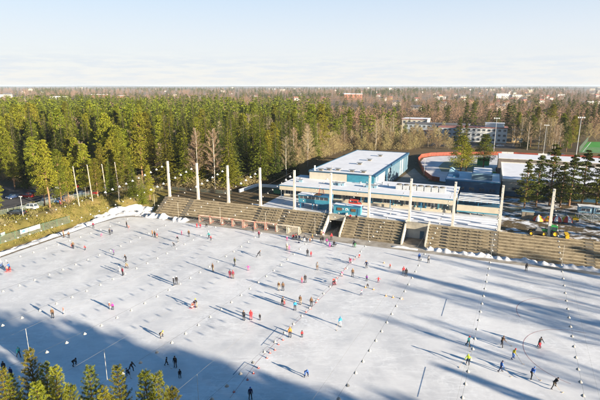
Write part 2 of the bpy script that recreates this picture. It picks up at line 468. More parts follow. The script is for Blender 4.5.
# sloping handrail beside the left wall of the open tunnel
hr = thing('stair_railing', 'steel handrail running down the stands beside the open tunnel', 'railing', W(5.6, 0, 0), TH)
b = MB(); b.tube((0, 0, 1.45), (0, 5.9, 5.35), .035); b.build('rail', STEEL, hr)
for k in range(4): MB().tube((0, k*1.95+.05, .3+k*1.29), (0, k*1.95+.05, 1.48+k*1.29), .03).build('post', STEEL, hr)

# plaza above the stands, trampled snow
PL = mat('plaza_snow', (.66, .67, .70), .7, .1, .35, col2=(.44, .45, .47))
sheet('plaza', [(-15.6, TOPT+.02), (51.3, TOPT+.02), (51.3, 46), (-15.6, 46)], UP+.012, PL)
EDGE = mat('plaza_kerb', (.45, .43, .40), .8, .15, .8)
# low snow slabs added to stand in for shadow stripes across the plaza
for k, (t0, s0, s1) in enumerate(((9.2, 13.0, 51.0), (11.4, 13.5, 51.0), (13.6, 13.5, 51.0), (15.6, 14.0, 51.0))):
    st_ = MB().box(s0, s1, 0, 1.45, .0, .28)
    o = st_.build('seating_step', ROOFSNOW, None, W(0, t0, UP+.014), TH)
    tag(o, ['long low snowy step nearest the top edge of the stands', 'second long low snowy step up from the stands', 'third long low snowy step, nearer the building',
            'long low snowy step just before the service building'][k], 'step', 'snowed-over steps on the plaza')

# ------------------------------------------------------------------ poles with the overhead wires
POLE_S = [6.7+11.17*k for k in range(-5, 6)]
POLE_LAB = ['at the left end of the stands', 'second from the left end of the stands', 'third from the left end of the stands', 'at the left corner of the snowy plaza',
  'at the left end of the blue press box', 'between the press box and the low blue hut', 'right of the low blue hut', 'at the left wall of the closed tunnel',
  'above the benched terrace right of the closed tunnel', 'at the right end of the snowy plaza', 'beside the tractor']
POLE_SHORT = ['at the left end', 'second from the left', 'third from the left', 'at the plaza corner', 'left of the press box', 'left of the blue hut',
  'right of the blue hut', 'at the closed tunnel', 'right of the closed tunnel', 'at the plaza right end', 'by the tractor']
def make_pole():
    r = thing('wire_pole', 'x', 'pole', (0, 0, 0), TH, 'white concrete poles along the stands')
    b = MB(); h = 11.75; a, c = .34, .27
    b.add([(-a,-a,-.4),(a,-a,-.4),(a,a,-.4),(-a,a,-.4),(-c,-c,h),(c,-c,h),(c,c,h),(-c,c,h)], [(3,2,1,0),(4,5,6,7),(0,1,5,4),(1,2,6,5),(2,3,7,6),(3,0,4,7)])
    b.build('shaft', POLEW, r, bevel=.03)
    MB().box(-.16, .16, -.55, -.29, h-.5, h-.2).build('bracket', STEEL, r)
    MB().box(-.42, .42, -.42, .42, -.02, .22).build('footing', CONC_L, r)
    return r
pole = Once(make_pole())
WIRE_A = R(-25.3); WD = (math.sin(WIRE_A), -math.cos(WIRE_A))
def make_lamp():
    r = thing('hanging_lamp', 'x', 'lamp', (0, 0, 0), 0, 'lamps strung over the ice'); r.scale = (.56,)*3
    sh = MB().lathe([(.13, -.02), (.24, -.07), (.41, -.30), (.395, -.30), (.12, -.05)], 14).build('shade', mat('lamp_shade', (.40, .39, .37), .5, .1), r, smooth=True)
    MB().lathe([(.001, .12), (.10, .11), (.13, -.02), (.001, -.02)], 10).build('housing', mat('lamp_housing', (.52, .50, .45), .5, .1), r, smooth=True)
    MB().blob((0, 0, -.22), .12, .12, .12, nu=8, nv=6).build('bulb', mat('bulb_glass', (.5, .5, .46), .2, .05), r, smooth=True)
    return r
lamp = Once(make_lamp())
WIREM = mat('wire', (.16, .16, .16), .4, .1, 2, metal=.6)
spots = []
for i, s in enumerate(POLE_S):
    t = TOPT+.45
    top = W(s, t, UP)
    pole(W(s, t, UP), TH, 'tall white pole ' + POLE_LAB[i])
    Lw, sag, a = (112, 5.6, R(-24.5)) if i < 3 else (128, 6.35, WIRE_A)
    D = (math.sin(a), -math.cos(a))
    zt = UP+11.5
    def pt(w, sg=sag): return (top[0]+D[0]*(w+.4), top[1]+D[1]*(w+.4), zt-.25 - sg*(1-((w-Lw/2)/(Lw/2))**2))
    q = dup(pole.root, (top[0]+D[0]*(Lw+.8), top[1]+D[1]*(Lw+.8), UP), a, 'tall white pole across the ice, facing the one ' + POLE_SHORT[i], 'white poles on the near side of the rink')
    wt = thing('overhead_wire', 'lamp wire across the ice from the white pole ' + POLE_SHORT[i], 'wire', pt(0), 0, 'wires strung across the rink')
    o0 = pt(0)
    def loc(p): return (p[0]-o0[0], p[1]-o0[1], p[2]-o0[2])
    MB().path([loc(pt(Lw*k/48)) for k in range(49)], .011, 5).build('lamp_cable', WIREM, wt)
    up = lambda w: (lambda p: (p[0], p[1], p[2]+.25))(pt(w, 2.4))
    MB().path([loc(up(Lw*k/48)) for k in range(49)], .0065, 5).build('carrier_cable', mat('carrier_wire', (.21, .20, .18), .4, .1, 2), wt)
    for w in (Lw*.29, Lw*.71):
        MB().tube(loc(pt(w)), loc(up(w)), .018, n=5).build('hanger', POLEW, wt)
    k = 0; w = 2.4
    while w < Lw-2:
        p = pt(w); u, v, d = pix(*p)
        if d > 5 and -6 < u < 606 and v < 405: spots.append((d, p, i, k))
        k += 1; w += 2.62
spots.sort()
for d, p, i, k in spots[:300]:
    lamp((p[0], p[1], p[2]-.24), rnd.uniform(0, 6), 'white lamp, %s out along the wire from the pole %s' % (ordinal(k), POLE_SHORT[i]))
if len(spots) > 300:
    b = MB()
    for d, p, i, k in spots[300:]: b.lathe([(.001, .12), (.10, .11), (.12, -.02), (.40, -.30), (.001, -.26)], 8, (p[0], p[1], p[2]-.24))
    tag(b.build('distant_lamps', WHITE), 'small white lamps on the farthest ends of the wires', 'lamps', None, 'stuff')
print('lamps', len(spots))

# four bare wooden poles on the left bank
wp = None
for k, (u, v, h, ln) in enumerate(((81, 216.3, 43, .05), (94.5, 212.5, 42.5, .06), (108.5, 209.3, 41.5, .06), (121, 205, 39.5, .06))):
    x, y, z = survey(u, v, 2.2); s, t = ST(x, y); z = height(s, t)
    x, y, z = survey(u, v, z); 
    if wp is None:
        r = thing('wooden_pole', 'x', 'pole', (x, y, z), 0, 'grey wooden poles on the left bank')
        MB().tube((0, 0, -.5), (-.75, .1, 15.6), .19, .14, 10).build('trunk', mat('bleached_pole', (.34, .29, .23), .8, .15, 2), r)
        MB().tube((-.80, .1, 15.61), (-.75, .1, 15.75), .17, .1, 8).build('cap', STEEL, r)
        wp = r; o = r
    else: o = dup(wp, (x, y, z), rnd.uniform(-.3, .3))
    o.scale = (1, 1, h/43*1.0)
    o['label'] = ['leaning grey wooden pole nearest the banner on the left bank', 'second grey wooden pole from the banner on the left bank',
                  'third grey wooden pole from the banner, above the snow bank', 'grey wooden pole nearest the stands on the left bank'][k]

# ------------------------------------------------------------------ bandy goals parked along the stands
NETM, N_, L_, b_ = newmat('goal_net')
b_.inputs['Base Color'].default_value = (.62, .58, .50, 1); b_.inputs['Roughness'].default_value = .9
def make_goal(fm):
    r = thing('bandy_goal', 'x', 'goal', (0, 0, 0), 0, 'goals parked at the foot of the stands')
    w, h, d = 1.75, 2.1, 1.1
    b = MB()
    for x in (-w, w):
        b.tube((x, -d, 0), (x, -d, h), .07); b.tube((x, d, 0), (x, -.2, h), .05); b.tube((x, -d, .05), (x, d, .05), .05); b.tube((x, -d, h), (x, -.2, h), .05)
    b.tube((-w, -d, h), (w, -d, h), .07); b.tube((-w, d, .05), (w, d, .05), .05); b.tube((-w, -.2, h), (w, -.2, h), .04)
    b.build('frame', fm, r)
    b = MB()
    for k in range(19):
        x = -w + 2*w*k/18 + .0
        b.tube((x, d, .06), (x, -.2, h), .018, n=4, cap=False); b.tube((x, -.2, h), (x, -d, h), .018, n=4, cap=False)
    for k in range(1, 10):
        f = k/10; y, z = d+(-.2-d)*f, .06+(h-.06)*f
        b.tube((-w, y, z), (w, y, z), .018, n=4, cap=False)
        for x in (-w, w): b.tube((x, y, z), (x, -d, z), .018, n=4, cap=False)
    b.build('net', NETM, r)
    return r
goal = Once(make_goal(mat('goal_red', (.50, .20, .15), .5, .2, 2)))
lab = ['red goal at the far left of the parked goals, by the snow heap', 'second red goal from the snow heap', 'third red goal from the snow heap', 'fourth red goal, last before the gap in the row',
       'red goal just after the gap in the row', 'red goal in the middle of the group after the gap', 'last red goal, next to the two cream goals']
for (u, v), l in zip(((206, 222), (217, 223.3), (229, 224.7), (239, 226), (251, 227.5), (262, 228.6), (272, 229.8)), lab):
    x, y, _ = survey(u, v, 0); goal((x, y, .006), TH+rnd.uniform(-.12, .12), l)
g2 = Once(make_goal(mat('goal_cream', (.60, .53, .42), .6, .2, 2)))
for (u, v), l in zip(((284, 231.5), (294, 233)), ('cream framed goal beside the red goals', 'cream framed goal nearest the open tunnel')):
    x, y, _ = survey(u, v, 0); g2((x, y, .006), TH+rnd.uniform(-.1, .1), l)

# ------------------------------------------------------------------ shovelled snow
def ridges():
    V = []; F = []
    rg = np.random.default_rng(3)
    def ridge(pts, wid, hgt, step=.35, nw=13):
        P = [np.array(pts[0], float)]
        for a, c in zip(pts[:-1], pts[1:]):
            a = np.array(a, float); c = np.array(c, float); n = max(1, int(np.linalg.norm(c-a)/step))
            for k in range(1, n+1): P.append(a+(c-a)*k/n)
        n = len(P); o = len(V)
        hm = 1+.0*np.arange(n)
        ph = rg.uniform(0, 6, 6)
        for i in range(n):
            d = P[min(i+1, n-1)]-P[max(i-1, 0)]; d = d/(np.linalg.norm(d)+1e-9); nn = np.array((-d[1], d[0]))
            big = .62+.28*math.sin(i*.13+ph[0])+.22*math.sin(i*.31+ph[1])+.2*math.sin(i*.71+ph[2])
            end = min(1, i/4, (n-1-i)/4)
            w_ = wid*(1+.18*math.sin(i*.21+ph[3])+.1*math.sin(i*.6+ph[4]))
            for j in range(nw):
                f = j/(nw-1)*2-1
                q = P[i]+nn*f*w_/2
                hh = hgt*max(.12, big)*end*max(0, 1-abs(f)**2.2) + rg.uniform(-.07, .10)*hgt*(1-abs(f))*1.2
                g = max(0.0, height(q[0], q[1])) if abs(f) < .99 else max(0.0, height(q[0], q[1]))-.06
                x, y, _ = W(q[0], q[1]); V.append((x, y, g+max(hh, -.05)+(.004 if abs(f) < .99 else 0)))
        for i in range(n-1):
            for j in range(nw-1):
                a = o+i*nw+j; F.append((a, a+1, a+nw+1, a+nw))
    ridge([(34.8, -1.5), (51, -1.5), (62, -1.7), (92, -1.6)], 2.3, .75, .22)
    ridge([(26.5, -2.8), (33, -2.7)], 1.2, .45)
    ridge([(-52, -3.0), (-47, -2.6), (-43, -2.9)], 3.4, 1.2, .22)
    ridge([(-41, -3.2), (-35.5, -3.1)], 3.0, .9, .22)
    ridge([(-60.8, -86), (-60.8, -60), (-60.9, -35), (-61, -22), (-61.2, -12)], 2.2, .5)
    ridge([(-61.6, -20), (-61.4, -8), (-59.5, -3), (-55, -.6), (-50.8, -.9)], 3.0, .75, .25)
    ridge([(-63.2, -12), (-62.5, -3), (-59, 1.0), (-53, 2.6)], 2.6, .6, .25)
    m = mat('shovelled_snow', (.70, .70, .72), .7, .16, .9, bump=.8)
    o = link('snow_bank', npmesh('snow_bank', np.array(V), np.array(F), m, None, True)); tag(o, 'ploughed white snow heaped along the edges of the rink', 'snow', None, 'stuff')
ridges()
def strip(name, pts, wid, z, m):
    b = MB(); P = [np.array(p, float) for p in pts]; n = len(P); vs = []
    for i in range(n):
        d = P[min(i+1, n-1)]-P[max(i-1, 0)]; d /= np.linalg.norm(d); nn = np.array((-d[1], d[0])); w = wid[i] if isinstance(wid, (list, tuple)) else wid
        for f in (-.5, .5): q = P[i]+nn*f*w; vs.append(W(q[0], q[1], z))
    b.add(vs, [(2*i, 2*i+1, 2*i+3, 2*i+2) for i in range(n-1)])
    return b.build(name, m)
structure(strip('path', [(-59.0, -86), (-59.2, -50), (-59.3, -40), (-59.2, -30), (-58.9, -24), (-59.2, -16), (-58.2, -8), (-55, -5.0), (-51, -4.6)], [.9, 1.2, 1.0, 1.1, .3, .3, .9, 1.1, .6], .008, DIRT))
# ------------------------------------------------------------------ lines painted in the ice
LB = mat('line_blue', (.16, .24, .38), .5, .25, 1.2); LR = mat('line_red', (.55, .32, .31), .5, .3, 1.2)
def wline(pts, wid, m):
    P = [ST(*survey(u, v)[:2]) for u, v in pts]
    return structure(strip('line_marking', P, wid, .006, m))
for pts in ([(261, 345.5), (277.5, 327.5)], [(233, 375), (244.5, 362)], [(244.5, 362), (258, 368.5)], [(263.5, 343), (270, 345.5)], [(441.5, 316), (446.5, 299)], [(417.5, 397), (425.5, 367)]):
    wline(pts, .14, LB)
wline([(230, 398), (257, 362), (280, 338), (303, 316), (330, 289), (347, 266), (360, 255)], .06, LR)
def arc(cs, ct, r, a0, a1, m, w=.09):
    P = [(cs+r*math.cos(R(a0+(a1-a0)*k/40)), ct+r*math.sin(R(a0+(a1-a0)*k/40))) for k in range(41)]
    structure(strip('line_marking', P, w, .006, m))
c1 = ST(*survey(585, 358)[:2]); arc(c1[0], c1[1], 8.5, 80, 250, LR)
c2 = ST(*survey(566, 318)[:2]); arc(c2[0], c2[1], 8.0, 60, 200, LR)
c3 = ST(*survey(585, 372)[:2]); arc(c3[0]+3, c3[1], 9, 20, 110, LB)

# small red marker cones along the red line, yellow and orange ones loose on the ice
def make_cone(m):
    r = thing('marker_cone', 'x', 'cone', (0, 0, 0), 0, 'marker cones on the ice')
    MB().lathe([(.13, .03), (.03, .42), (.001, .43)], 12).build('cone_body', m, r, smooth=True)
    MB().box(-.2, .2, -.2, .2, 0, .03).build('base', m, r)
    MB().lathe([(.108, .16), (.08, .26)], 12, (0, 0, 0)).build('band', WHITE, r)
    return r
cred = Once(make_cone(mat('cone_red', (.62, .09, .07), .5, .1, 2))); cor = Once(make_cone(mat('cone_orange', (.75, .30, .04), .5, .1, 2)))
pts = [(234, 392), (247.5, 380), (253.5, 373.5), (258.5, 368), (267, 358), (270, 353), (275, 350), (278.5, 344.5), (283, 340), (306, 312), (310.5, 309), (316, 302.5), (318, 299.5), (330, 286.5), (337, 278), (342, 272), (345, 269), (351, 262.5), (354.5, 259.5), (357, 257)]
for k, p in enumerate(pts): cred(survey(*p, .007), rnd.uniform(0, 2), 'red marker cone, %s along the red line counted from the near end' % ordinal(k), None, .8)
for p, l in (((384, 263), 'yellow-orange cone left of the small child near the right-hand skating pair'), ((365.5, 287.5), 'orange cone left of the dark crouching child'), ((373.5, 289.5), 'orange cone in front of the red-clad child'),
             ((386, 296), 'orange cone lying on open ice right of the grey-clad child'), ((393, 297.5), 'orange cone farthest right of the loose ones'), ((402, 299), 'orange cone close to the lamp row right of centre')):
    cor(survey(*p, .003), 0, l)

# ------------------------------------------------------------------ service building behind the plaza
def bx(name, x0, x1, y0, y1, z0, z1, m, parent, bevel=0): return MB().box(x0, x1, y0, y1, z0, z1).build(name, m, parent, bevel=bevel)
def frame_window(parent, x, z, w, h, y, m=GLASS, fm=WHITE, side='-y', depth=.10, mull=1):
    "window set in a wall that faces -y (local) : pane as sub-part of the frame"
    b = MB(); f = .07
    def P(a0, a1, d0, d1, z0, z1):
        if side == '-y': b.box(a0, a1, y-d1, y-d0, z0, z1)
        elif side == '+x': b.box(y+d0, y+d1, a0, a1, z0, z1)
        else: b.box(y-d1, y-d0, a0, a1, z0, z1)
    P(x, x+w, 0.003, .08, z, z+f); P(x, x+w, .003, .08, z+h-f, z+h); P(x, x+f, .003, .078, z+f, z+h-f); P(x+w-f, x+w, .003, .078, z+f, z+h-f)
    for k in range(1, mull+1): xx = x+w*k/(mull+1); P(xx-.03, xx+.03, .003, .076, z+f, z+h-f)
    o = b.build('window', fm, parent)
    b = MB(); P(x+f*.5, x+w-f*.5, .004, .03, z+f*.5, z+h-f*.5); b.build('pane', m, o)
    return o
sb = thing('service_building', 'long low clubhouse with cream fascia, blue roof edge and snowy flat roof', 'building', W(-14.6, 18.6, UP), TH)
LEN = 54.4
bx('wall', 0.6, LEN-.4, 2.0, 17.8, -.2, 3.55, BEIGE, sb)
bx('plinth', .5, LEN-.3, 1.9, 17.9, -.2, .45, CONC_D, sb)
bx('roof', 0, LEN, 0.02, 18.2, 3.56, 4.30, CONC, sb)
bx('fascia', -.06, LEN+.06, -.14, .015, 2.75, 4.10, BEIGE, sb)
bx('side_fascia', -.06, -.003, .02, 18.2, 2.75, 4.1, BEIGE, sb)
b = MB(); b.box(-.22, LEN+.2, -.30, -.145, 4.11, 4.36); b.box(-.22, -.07, -.14, 18.3, 4.11, 4.36); b.box(-.2, LEN+.2, 18.21, 18.4, 4.11, 4.36); b.build('roof_edge', BLUE, sb)
bx('snow_cover', -.05, LEN, -.12, 18.15, 4.305, 4.42, ROOFSNOW, sb)
x = 1.2; k = 0
while x < LEN-3:
    if k % 5 == 3:
        d = bx('door', x+.6, x+1.9, 1.88, 1.995, .0, 2.35, BLUE, sb); bx('handle', x+1.7, x+1.78, 1.8, 1.879, 1.0, 1.2, STEEL, d)
        bx('pilaster', x+2.5, x+2.9, 1.7, 1.996, -.1, 2.74, BLUE, sb)
    else:
        frame_window(sb, x, .95, 2.7, 1.5, 2.0, mull=2, fm=BLUE_T if k % 2 else WHITE)
        if k % 2 == 0: bx('pilaster', x+2.86, x+3.06, 1.82, 1.997, .46, 2.74, BLUE_T, sb)
    x += 3.25; k += 1
for xx in (.35, 9.0, 18.0, 27.0, 36.0, 45.0, LEN-.6): MB().tube((xx, .35, -.1), (xx, .35, 2.74), .11, n=10).build('column', BLUE if xx > 5 else WHITE, sb)
bx('balustrade', 10, LEN-1.0, 1.0, 1.12, .0, .75, BEIGE, sb)
bx('window_band', -.003, .55, 2.4, 9.5, 1.0, 2.5, GLASS, sb)
def vent(x, y, w, d, h, m=STEEL):
    v = bx('roof_vent', x, x+w, y, y+d, 4.40, 4.40+h, m, sb, bevel=.04); bx('vent_cap', x-.12, x+w+.12, y-.12, y+d+.12, 4.40+h+.003, 4.40+h+.12, STEEL, v)
vent(4.2, 6, 1.3, .9, .7, BLUE_P); vent(3, 9.5, .5, .5, .6)
for q in range(4): vent(15.5+q*1.25, 5.2+.4*(q % 2), .8, 1.2, .9, BLUE_P)
for q in range(3): vent(27+q*1.3, 6.0, .9, 1.2, .8, BLUE_P)
for q in range(5): MB().lathe([(.25, 0), (.25, .5), (.4, .52), (.4, .62), (.01, .7)], 10, (24+q*2.3, 11+2*(q % 2), 4.42)).build('chimney_cowl', STEEL, sb)
for q in range(7):
    v = bx('cooling_unit', 36.2+q*2.15, 38.1+q*2.15, 7.0, 9.4, 4.44, 5.75, mat('cooler_grey', (.50, .52, .53), .5, .1, 1), sb, bevel=.05)
    MB().lathe([(.75, 0), (.75, .22), (.6, .24), (.001, .2)], 14, (37.15+q*2.15, 8.2, 5.752)).build('fan', CONC_D, v)

# cream lower wing with the louvred snow-covered roof frame beside it
lw = thing('louvred_roof_frame', 'blue steel roof frame with rows of snowy white louvres above a cream parapet', 'roof frame', W(40.3, 19.4, UP), TH)
bx('parapet', 0, 11.2, 0, .3, 1.05, 2.75, BEIGE, lw); bx('parapet_base', 0, 11.2, -.05, .28, .75, 1.045, BLUE_T, lw)
for xx in (.2, 3.6, 7.0, 10.7): bx('column', xx, xx+.3, .31, .6, -.1, 1.0, CONC, lw)
bx('lower_wall', .3, 11, 3.4, 12, -.1, 2.9, BLUE_D, lw)
for xx in np.linspace(.1, 11.0, 8): bx('beam', xx-.08, xx+.08, 1.5, 12.6, 3.35, 3.62, BLUE, lw)
for q in range(6):
    y = 1.7+q*2.0; l = bx('louvre', .05, 11.1, y, y+.5, 3.625, 3.72, WHITE, lw); bx('snow_cap', .1, 11.05, y+.03, y+.47, 3.722, 3.83, SNOW, l)
for xx in (.1, 5.6, 11.0):
    for y in (1.6, 7, 12.4): bx('post', xx-.09, xx+.09, y-.09, y+.09, -.1, 3.34, BLUE, lw)
b = MB()
for q in range(5): b.box(.4+q*2.2, 1.9+q*2.2, 1.1, 2.6, 1.3, 2.3)
b.build('crate_stack', mat('teal_glass', (.10, .22, .26), .3, .2, 1), lw)
# ------------------------------------------------------------------ blue press box on legs and the low blue hut
pb = thing('press_box', 'turquoise press box on legs with a row of dark windows, above the stands', 'cabin', W(-4.0, 8.6, UP), TH)
bx('floor_slab', 0, 9.6, 0, 3.2, 1.75, 1.95, BLUE, pb)
bx('wall', .05, 9.55, .05, 3.15, 1.955, 3.0, BLUE_T, pb)
b = MB(); b.box(.05, 9.55, 2.9, 3.15, 3.003, 4.0); b.box(.05, .3, .05, 2.89, 3.003, 4.0); b.box(9.3, 9.55, .05, 2.89, 3.003, 4.0); b.build('upper_wall', BLUE_T, pb)
bx('roof', -.25, 9.85, -.3, 3.4, 4.003, 4.22, BLUE, pb); bx('snow_cover', -.1, 4.6, 0, 3.3, 4.223, 4.32, SNOW, pb)
bx('roof_deck', 1.0, 6.6, .4, 2.9, 4.225, 4.29, BROWNW, pb)
for q in range(7):
    w = bx('window', .32+q*1.285, .32+q*1.285+1.2, .12, .2, 3.01, 3.98, WHITE, pb); bx('pane', .38+q*1.285, .32+q*1.285+1.14, .085, .118, 3.06, 3.93, GLASS, w)
for x in (.3, 4.2, 6.0, 9.1):
    bx('leg', x, x+.3, .3, .6, -.05, 1.745, BLUE, pb); bx('leg', x, x+.3, 2.6, 2.9, -.05, 1.745, BLUE, pb)
bx('stair_cabin', 6.1, 9.4, 1.2, 3.0, 0, 1.74, BLUE_T, pb)
b = MB(); b.path([(9.7, .1, 3.0), (9.75, .1, 4.9), (9.75, 3.0, 4.9), (9.75, 3.0, 3.0)], .05); b.build('railing', BLUE_P, pb)
tw = thing('red_lattice_mast', 'small red lattice frame standing on the press box roof', 'mast', W(2.4, 11.0, UP+4.33), TH)
b = MB()
for x, y in ((-.8, -.3), (.8, -.3), (-.8, .3), (.8, .3)): b.tube((x, y, 0), (x*.6, y*.6, 1.7), .04)
b.build('leg', RED, tw); b = MB()
for q in range(3): b.path([(-.8+.1*q, -.3, .4*q+.3), (.8-.1*q, -.3, .4*q+.7), (.8-.1*q, .3, .4*q+.3), (-.8+.1*q, .3, .4*q+.7), (-.8+.1*q, -.3, .4*q+.3)], .03)
b.build('brace', RED, tw)
ht = thing('blue_hut', 'low turquoise hut with two brown shuttered windows and a white emblem', 'hut', W(7.6, 6.9, UP), TH)
bx('wall', 0, 7.6, 0, 2.6, -.05, 2.35, BLUE_T, ht); bx('roof', -.2, 7.8, -.2, 2.8, 2.353, 2.52, BLUE, ht)
bx('snow_cover', -.1, 7.7, .7, 2.7, 2.523, 2.60, SNOW, ht)
for x in (1.1, 5.2):
    w = bx('window_frame', x-.12, x+1.42, -.07, -.003, .98, 1.92, BLUE_D, ht); bx('shutter', x, x+1.3, -.12, -.072, 1.08, 1.82, BROWNW, w)
b = MB()
for k in range(10):
    a0, a1 = R(20+25*k), R(20+25*(k+1)); r0 = .52*(1-.03*k); r1 = .27
    b.add([(3.85+r0*math.cos(a0), -.012, 1.45+r0*math.sin(a0)), (3.85+r0*math.cos(a1), -.012, 1.45+r0*math.sin(a1)), (3.85+r1*math.cos(a1), -.012, 1.45+r1*math.sin(a1)), (3.85+r1*math.cos(a0), -.012, 1.45+r1*math.sin(a0))], [(0, 1, 2, 3)])
b.box(3.8, 4.5, -.02, -.006, 1.3, 1.48)
b.build('emblem', WHITE, ht)
MB().box(7.0, 7.4, -.06, -.003, .0, 2.0).build('corner_board', BLUE, ht)

# ------------------------------------------------------------------ ice hall
ih = thing('ice_hall', 'large boxy sports hall with snowy flat roof and blue panelled side wall', 'building', W(-9.2, 31.6, UP), R(-23.6))
HW, HD, HH = 22.8, 57.0, 7.0
bx('wall', 0, HW, 0, HD, -.3, HH-.02, SIDE_P, ih)
bx('front_wall', .01, HW*.59, -.12, -.003, 0, HH-.12, mat('cream_panel', (.55, .50, .41), .7, .08, .5), ih)
bx('front_wall', HW*.595, HW-.02, -.12, -.003, 0, HH-.12, BLUE_T, ih)
b = MB(); b.box(-.15, HW+.35, -.3, -.125, HH-.1, HH+.3); b.box(HW+.003, HW+.38, -.12, HD+.3, HH-.48, HH+.35); b.box(-.35, -.003, -.12, HD+.3, HH-.48, HH+.35); b.box(-.003, HW+.003, HD+.003, HD+.3, HH-.48, HH+.35)
b.build('roof_edge', BLUE_E, ih)
bx('roof', 0, HW, 0, HD, HH-.018, HH+.15, ROOFSNOW, ih)
sd = random.Random(5); y = .3
while y < HD-1:
    w = sd.choice((1.1, 1.6, 2.2, 2.8)); 
    bx('side_panel', HW+.004, HW+.07, y, min(y+w, HD-.2)-.06, .2, HH-.5, sd.choice((SIDE_P, SIDE_P, SIDE_P, SIDE_W, SIDE_D)) if not 4 < y < 13 else SIDE_W, ih); y += w
for x, yy in ((5.2, 3.2), (8.2, 4.0), (13.5, 3.2), (17.5, 3.2), (11.5, 19), (12.5, 29), (13.5, 42), (3.0, 1.2)):
    v = bx('roof_vent', x, x+1.2, yy, yy+1.0, HH+.15, HH+.75, CONC_D, ih, bevel=.05); bx('vent_cap', x-.5, x+1.7, yy-.3, yy+1.3, HH+.753, HH+.88, STEEL, v)
MB().tube((7.2, 2.6, HH), (7.2, 2.6, HH+2.0), .1).build('vent_pipe', STEEL, ih)
MB().tube((1.5, 1.0, HH), (1.5, 1.0, HH+1.9), .3).build('vent_pipe', WHITE, ih)
# ------------------------------------------------------------------ dark blue building, halls at right
db = thing('dark_blue_building', 'dark blue flat-roofed plant building with a square tower and snow on its roofs', 'building', W(34.6, 46.8, UP), TH)
bx('wall', 0, 17.2, 0, 16.5, -.3, 4.3, BLUE_D, db); bx('roof_edge', -.15, 17.3, -.18, 16.6, 4.303, 4.75, BLUE, db); bx('snow_cover', .1, 17.0, .1, 16.4, 4.753, 4.83, ROOFSNOW, db)
t_ = bx('tower', 8.2, 14.6, 1.5, 13.8, 4.835, 7.0, mat('blue_grey_panel', (.12, .19, .24), .6, .15, .5), db); bx('tower_snow', 8.5, 14.3, 1.8, 13.5, 7.003, 7.15, ROOFSNOW, t_)
bx('tower_edge', 8.1, 14.7, 1.4, 1.497, 6.6, 7.1, BLUE_P, t_)
bx('tank', 2.0, 4.0, 3, 6, 4.835, 5.9, BLUE, db, bevel=.2)
MB().prism([(0, 4.76), (3.4, 4.76), (.9, 6.4), (.4, 6.4)], 'y', 10.0, 15.5).build('roof_gable', BLUE_P, db)
for k in range(5): frame_window(db, 1.2+k*3.2, 1.2, 1.9, 1.3, 0, fm=BLUE)
h2 = thing('sports_hall', 'beige hall with a wide snowy roof behind the pines', 'building', W(52.5, 49.2, UP), TH)
bx('wall', 0, 56, 0, 38, -.3, 5.2, mat('grey_beige_render', (.40, .36, .30), .8, .1, .3), h2)
b = MB(); b.box(-.2, 56.2, -.25, -.003, 4.9, 5.7); b.box(-.2, -.003, 0, 38, 4.9, 5.7); b.box(-.2, 56.2, 38.003, 38.2, 4.9, 5.7); b.box(56.003, 56.2, 0, 38, 4.9, 5.7)
b.build('parapet', CONC_L, h2); bx('snow_cover', 0, 56, 0, 38, 5.203, 5.4, ROOFSNOW, h2)
bx('base_course', -.02, 56.05, -.06, -.003, -.2, 1.6, BLUE_D, h2)
for k in range(12): frame_window(h2, 3+k*4.4, 2.0, 2.0, 1.0, 0, fm=CONC_D)
h3 = thing('back_hall', 'narrow hall with snow roof and dark wall behind the beige hall', 'building', W(51.5, 91.5, UP), TH)
bx('wall', 0, 62, 0, 15, -.3, 6.2, mat('brown_grey_wall', (.20, .17, .15), .8, .15, .4), h3); bx('roof_edge', -.2, 62.2, -.2, 15.2, 6.203, 6.5, CONC, h3); bx('snow_cover', 0, 62, 0, 15, 6.503, 6.6, ROOFSNOW, h3)
# ------------------------------------------------------------------ yard at the right
shd = thing('storage_shed', 'grey brown flat shed at the back of the yard left of the striped domes', 'shed', W(57.3, 20.8, UP), TH)
bx('wall', 0, 2.9, 0, 2.4, -.1, 2.1, mat('shed_board', (.26, .22, .17), .8, .2, 1.5), shd); bx('roof', -.15, 3.05, -.15, 2.55, 2.103, 2.25, BLUE_P, shd)
MB().box(1.0, 1.9, -.05, -.003, 0, 1.9).build('door', mat('shed_door', (.20, .17, .13), .8, .2, 1.5), shd)
def make_dome():
    r = thing('striped_dome', 'x', 'dome', (0, 0, 0), 0, 'striped domes in the yard')
    n = 16; Rr = 1.35; b = MB()
    for i in range(n):
        for j in range(6):
            def P(a, e): return (Rr*math.cos(e)*math.cos(a), Rr*math.cos(e)*math.sin(a), 1.75*math.sin(e)*.92)
            a0, a1 = 2*PI*i/n, 2*PI*(i+1)/n; e0, e1 = PI/2*j/6, PI/2*(j+1)/6
            b.add([P(a0, e0), P(a1, e0), P(a1, e1), P(a0, e1)], [(0, 1, 2, 3)], (i//2) % 3)
    b.build('shell', [RED, WHITE, YEL], r, smooth=True)
    MB().lathe([(1.42, 0), (1.45, .16), (1.36, .2)], 24).build('base_ring', BLACK, r)
    MB().lathe([(.22, 0), (.2, .1), (.001, .16)], 12, (0, 0, 1.61)).build('cap', WHITE, r)
    return r
dm = Once(make_dome())
for k, (u, v, l) in enumerate(((538, 221, 'red, white and yellow striped dome beside the shed'), (547.5, 221, 'striped dome second from the shed, half behind the white pole'),
        (557, 221.5, 'striped dome just right of the white pole'), (566.5, 222, 'striped dome next to the yellow roller'))):
    dm(survey(u, v, UP), [.6, 2.0, 4.4, 5.2][k], l, None, [1.0, .95, 1.0, 1.08][k])
yr = thing('yellow_roller', 'small yellow ground roller standing at the end of the dome row', 'machine', survey(575, 221.5, UP), TH)
bx('body', -.7, .7, -.5, .5, .45, 1.15, YEL, yr, bevel=.08); MB().tube((-.55, -.45, .42), (-.55, .45, .42), .42, n=18).build('drum', STEEL, yr); MB().tube((.5, -.5, .35), (.5, .5, .35), .35, n=16).build('wheel', BLACK, yr)
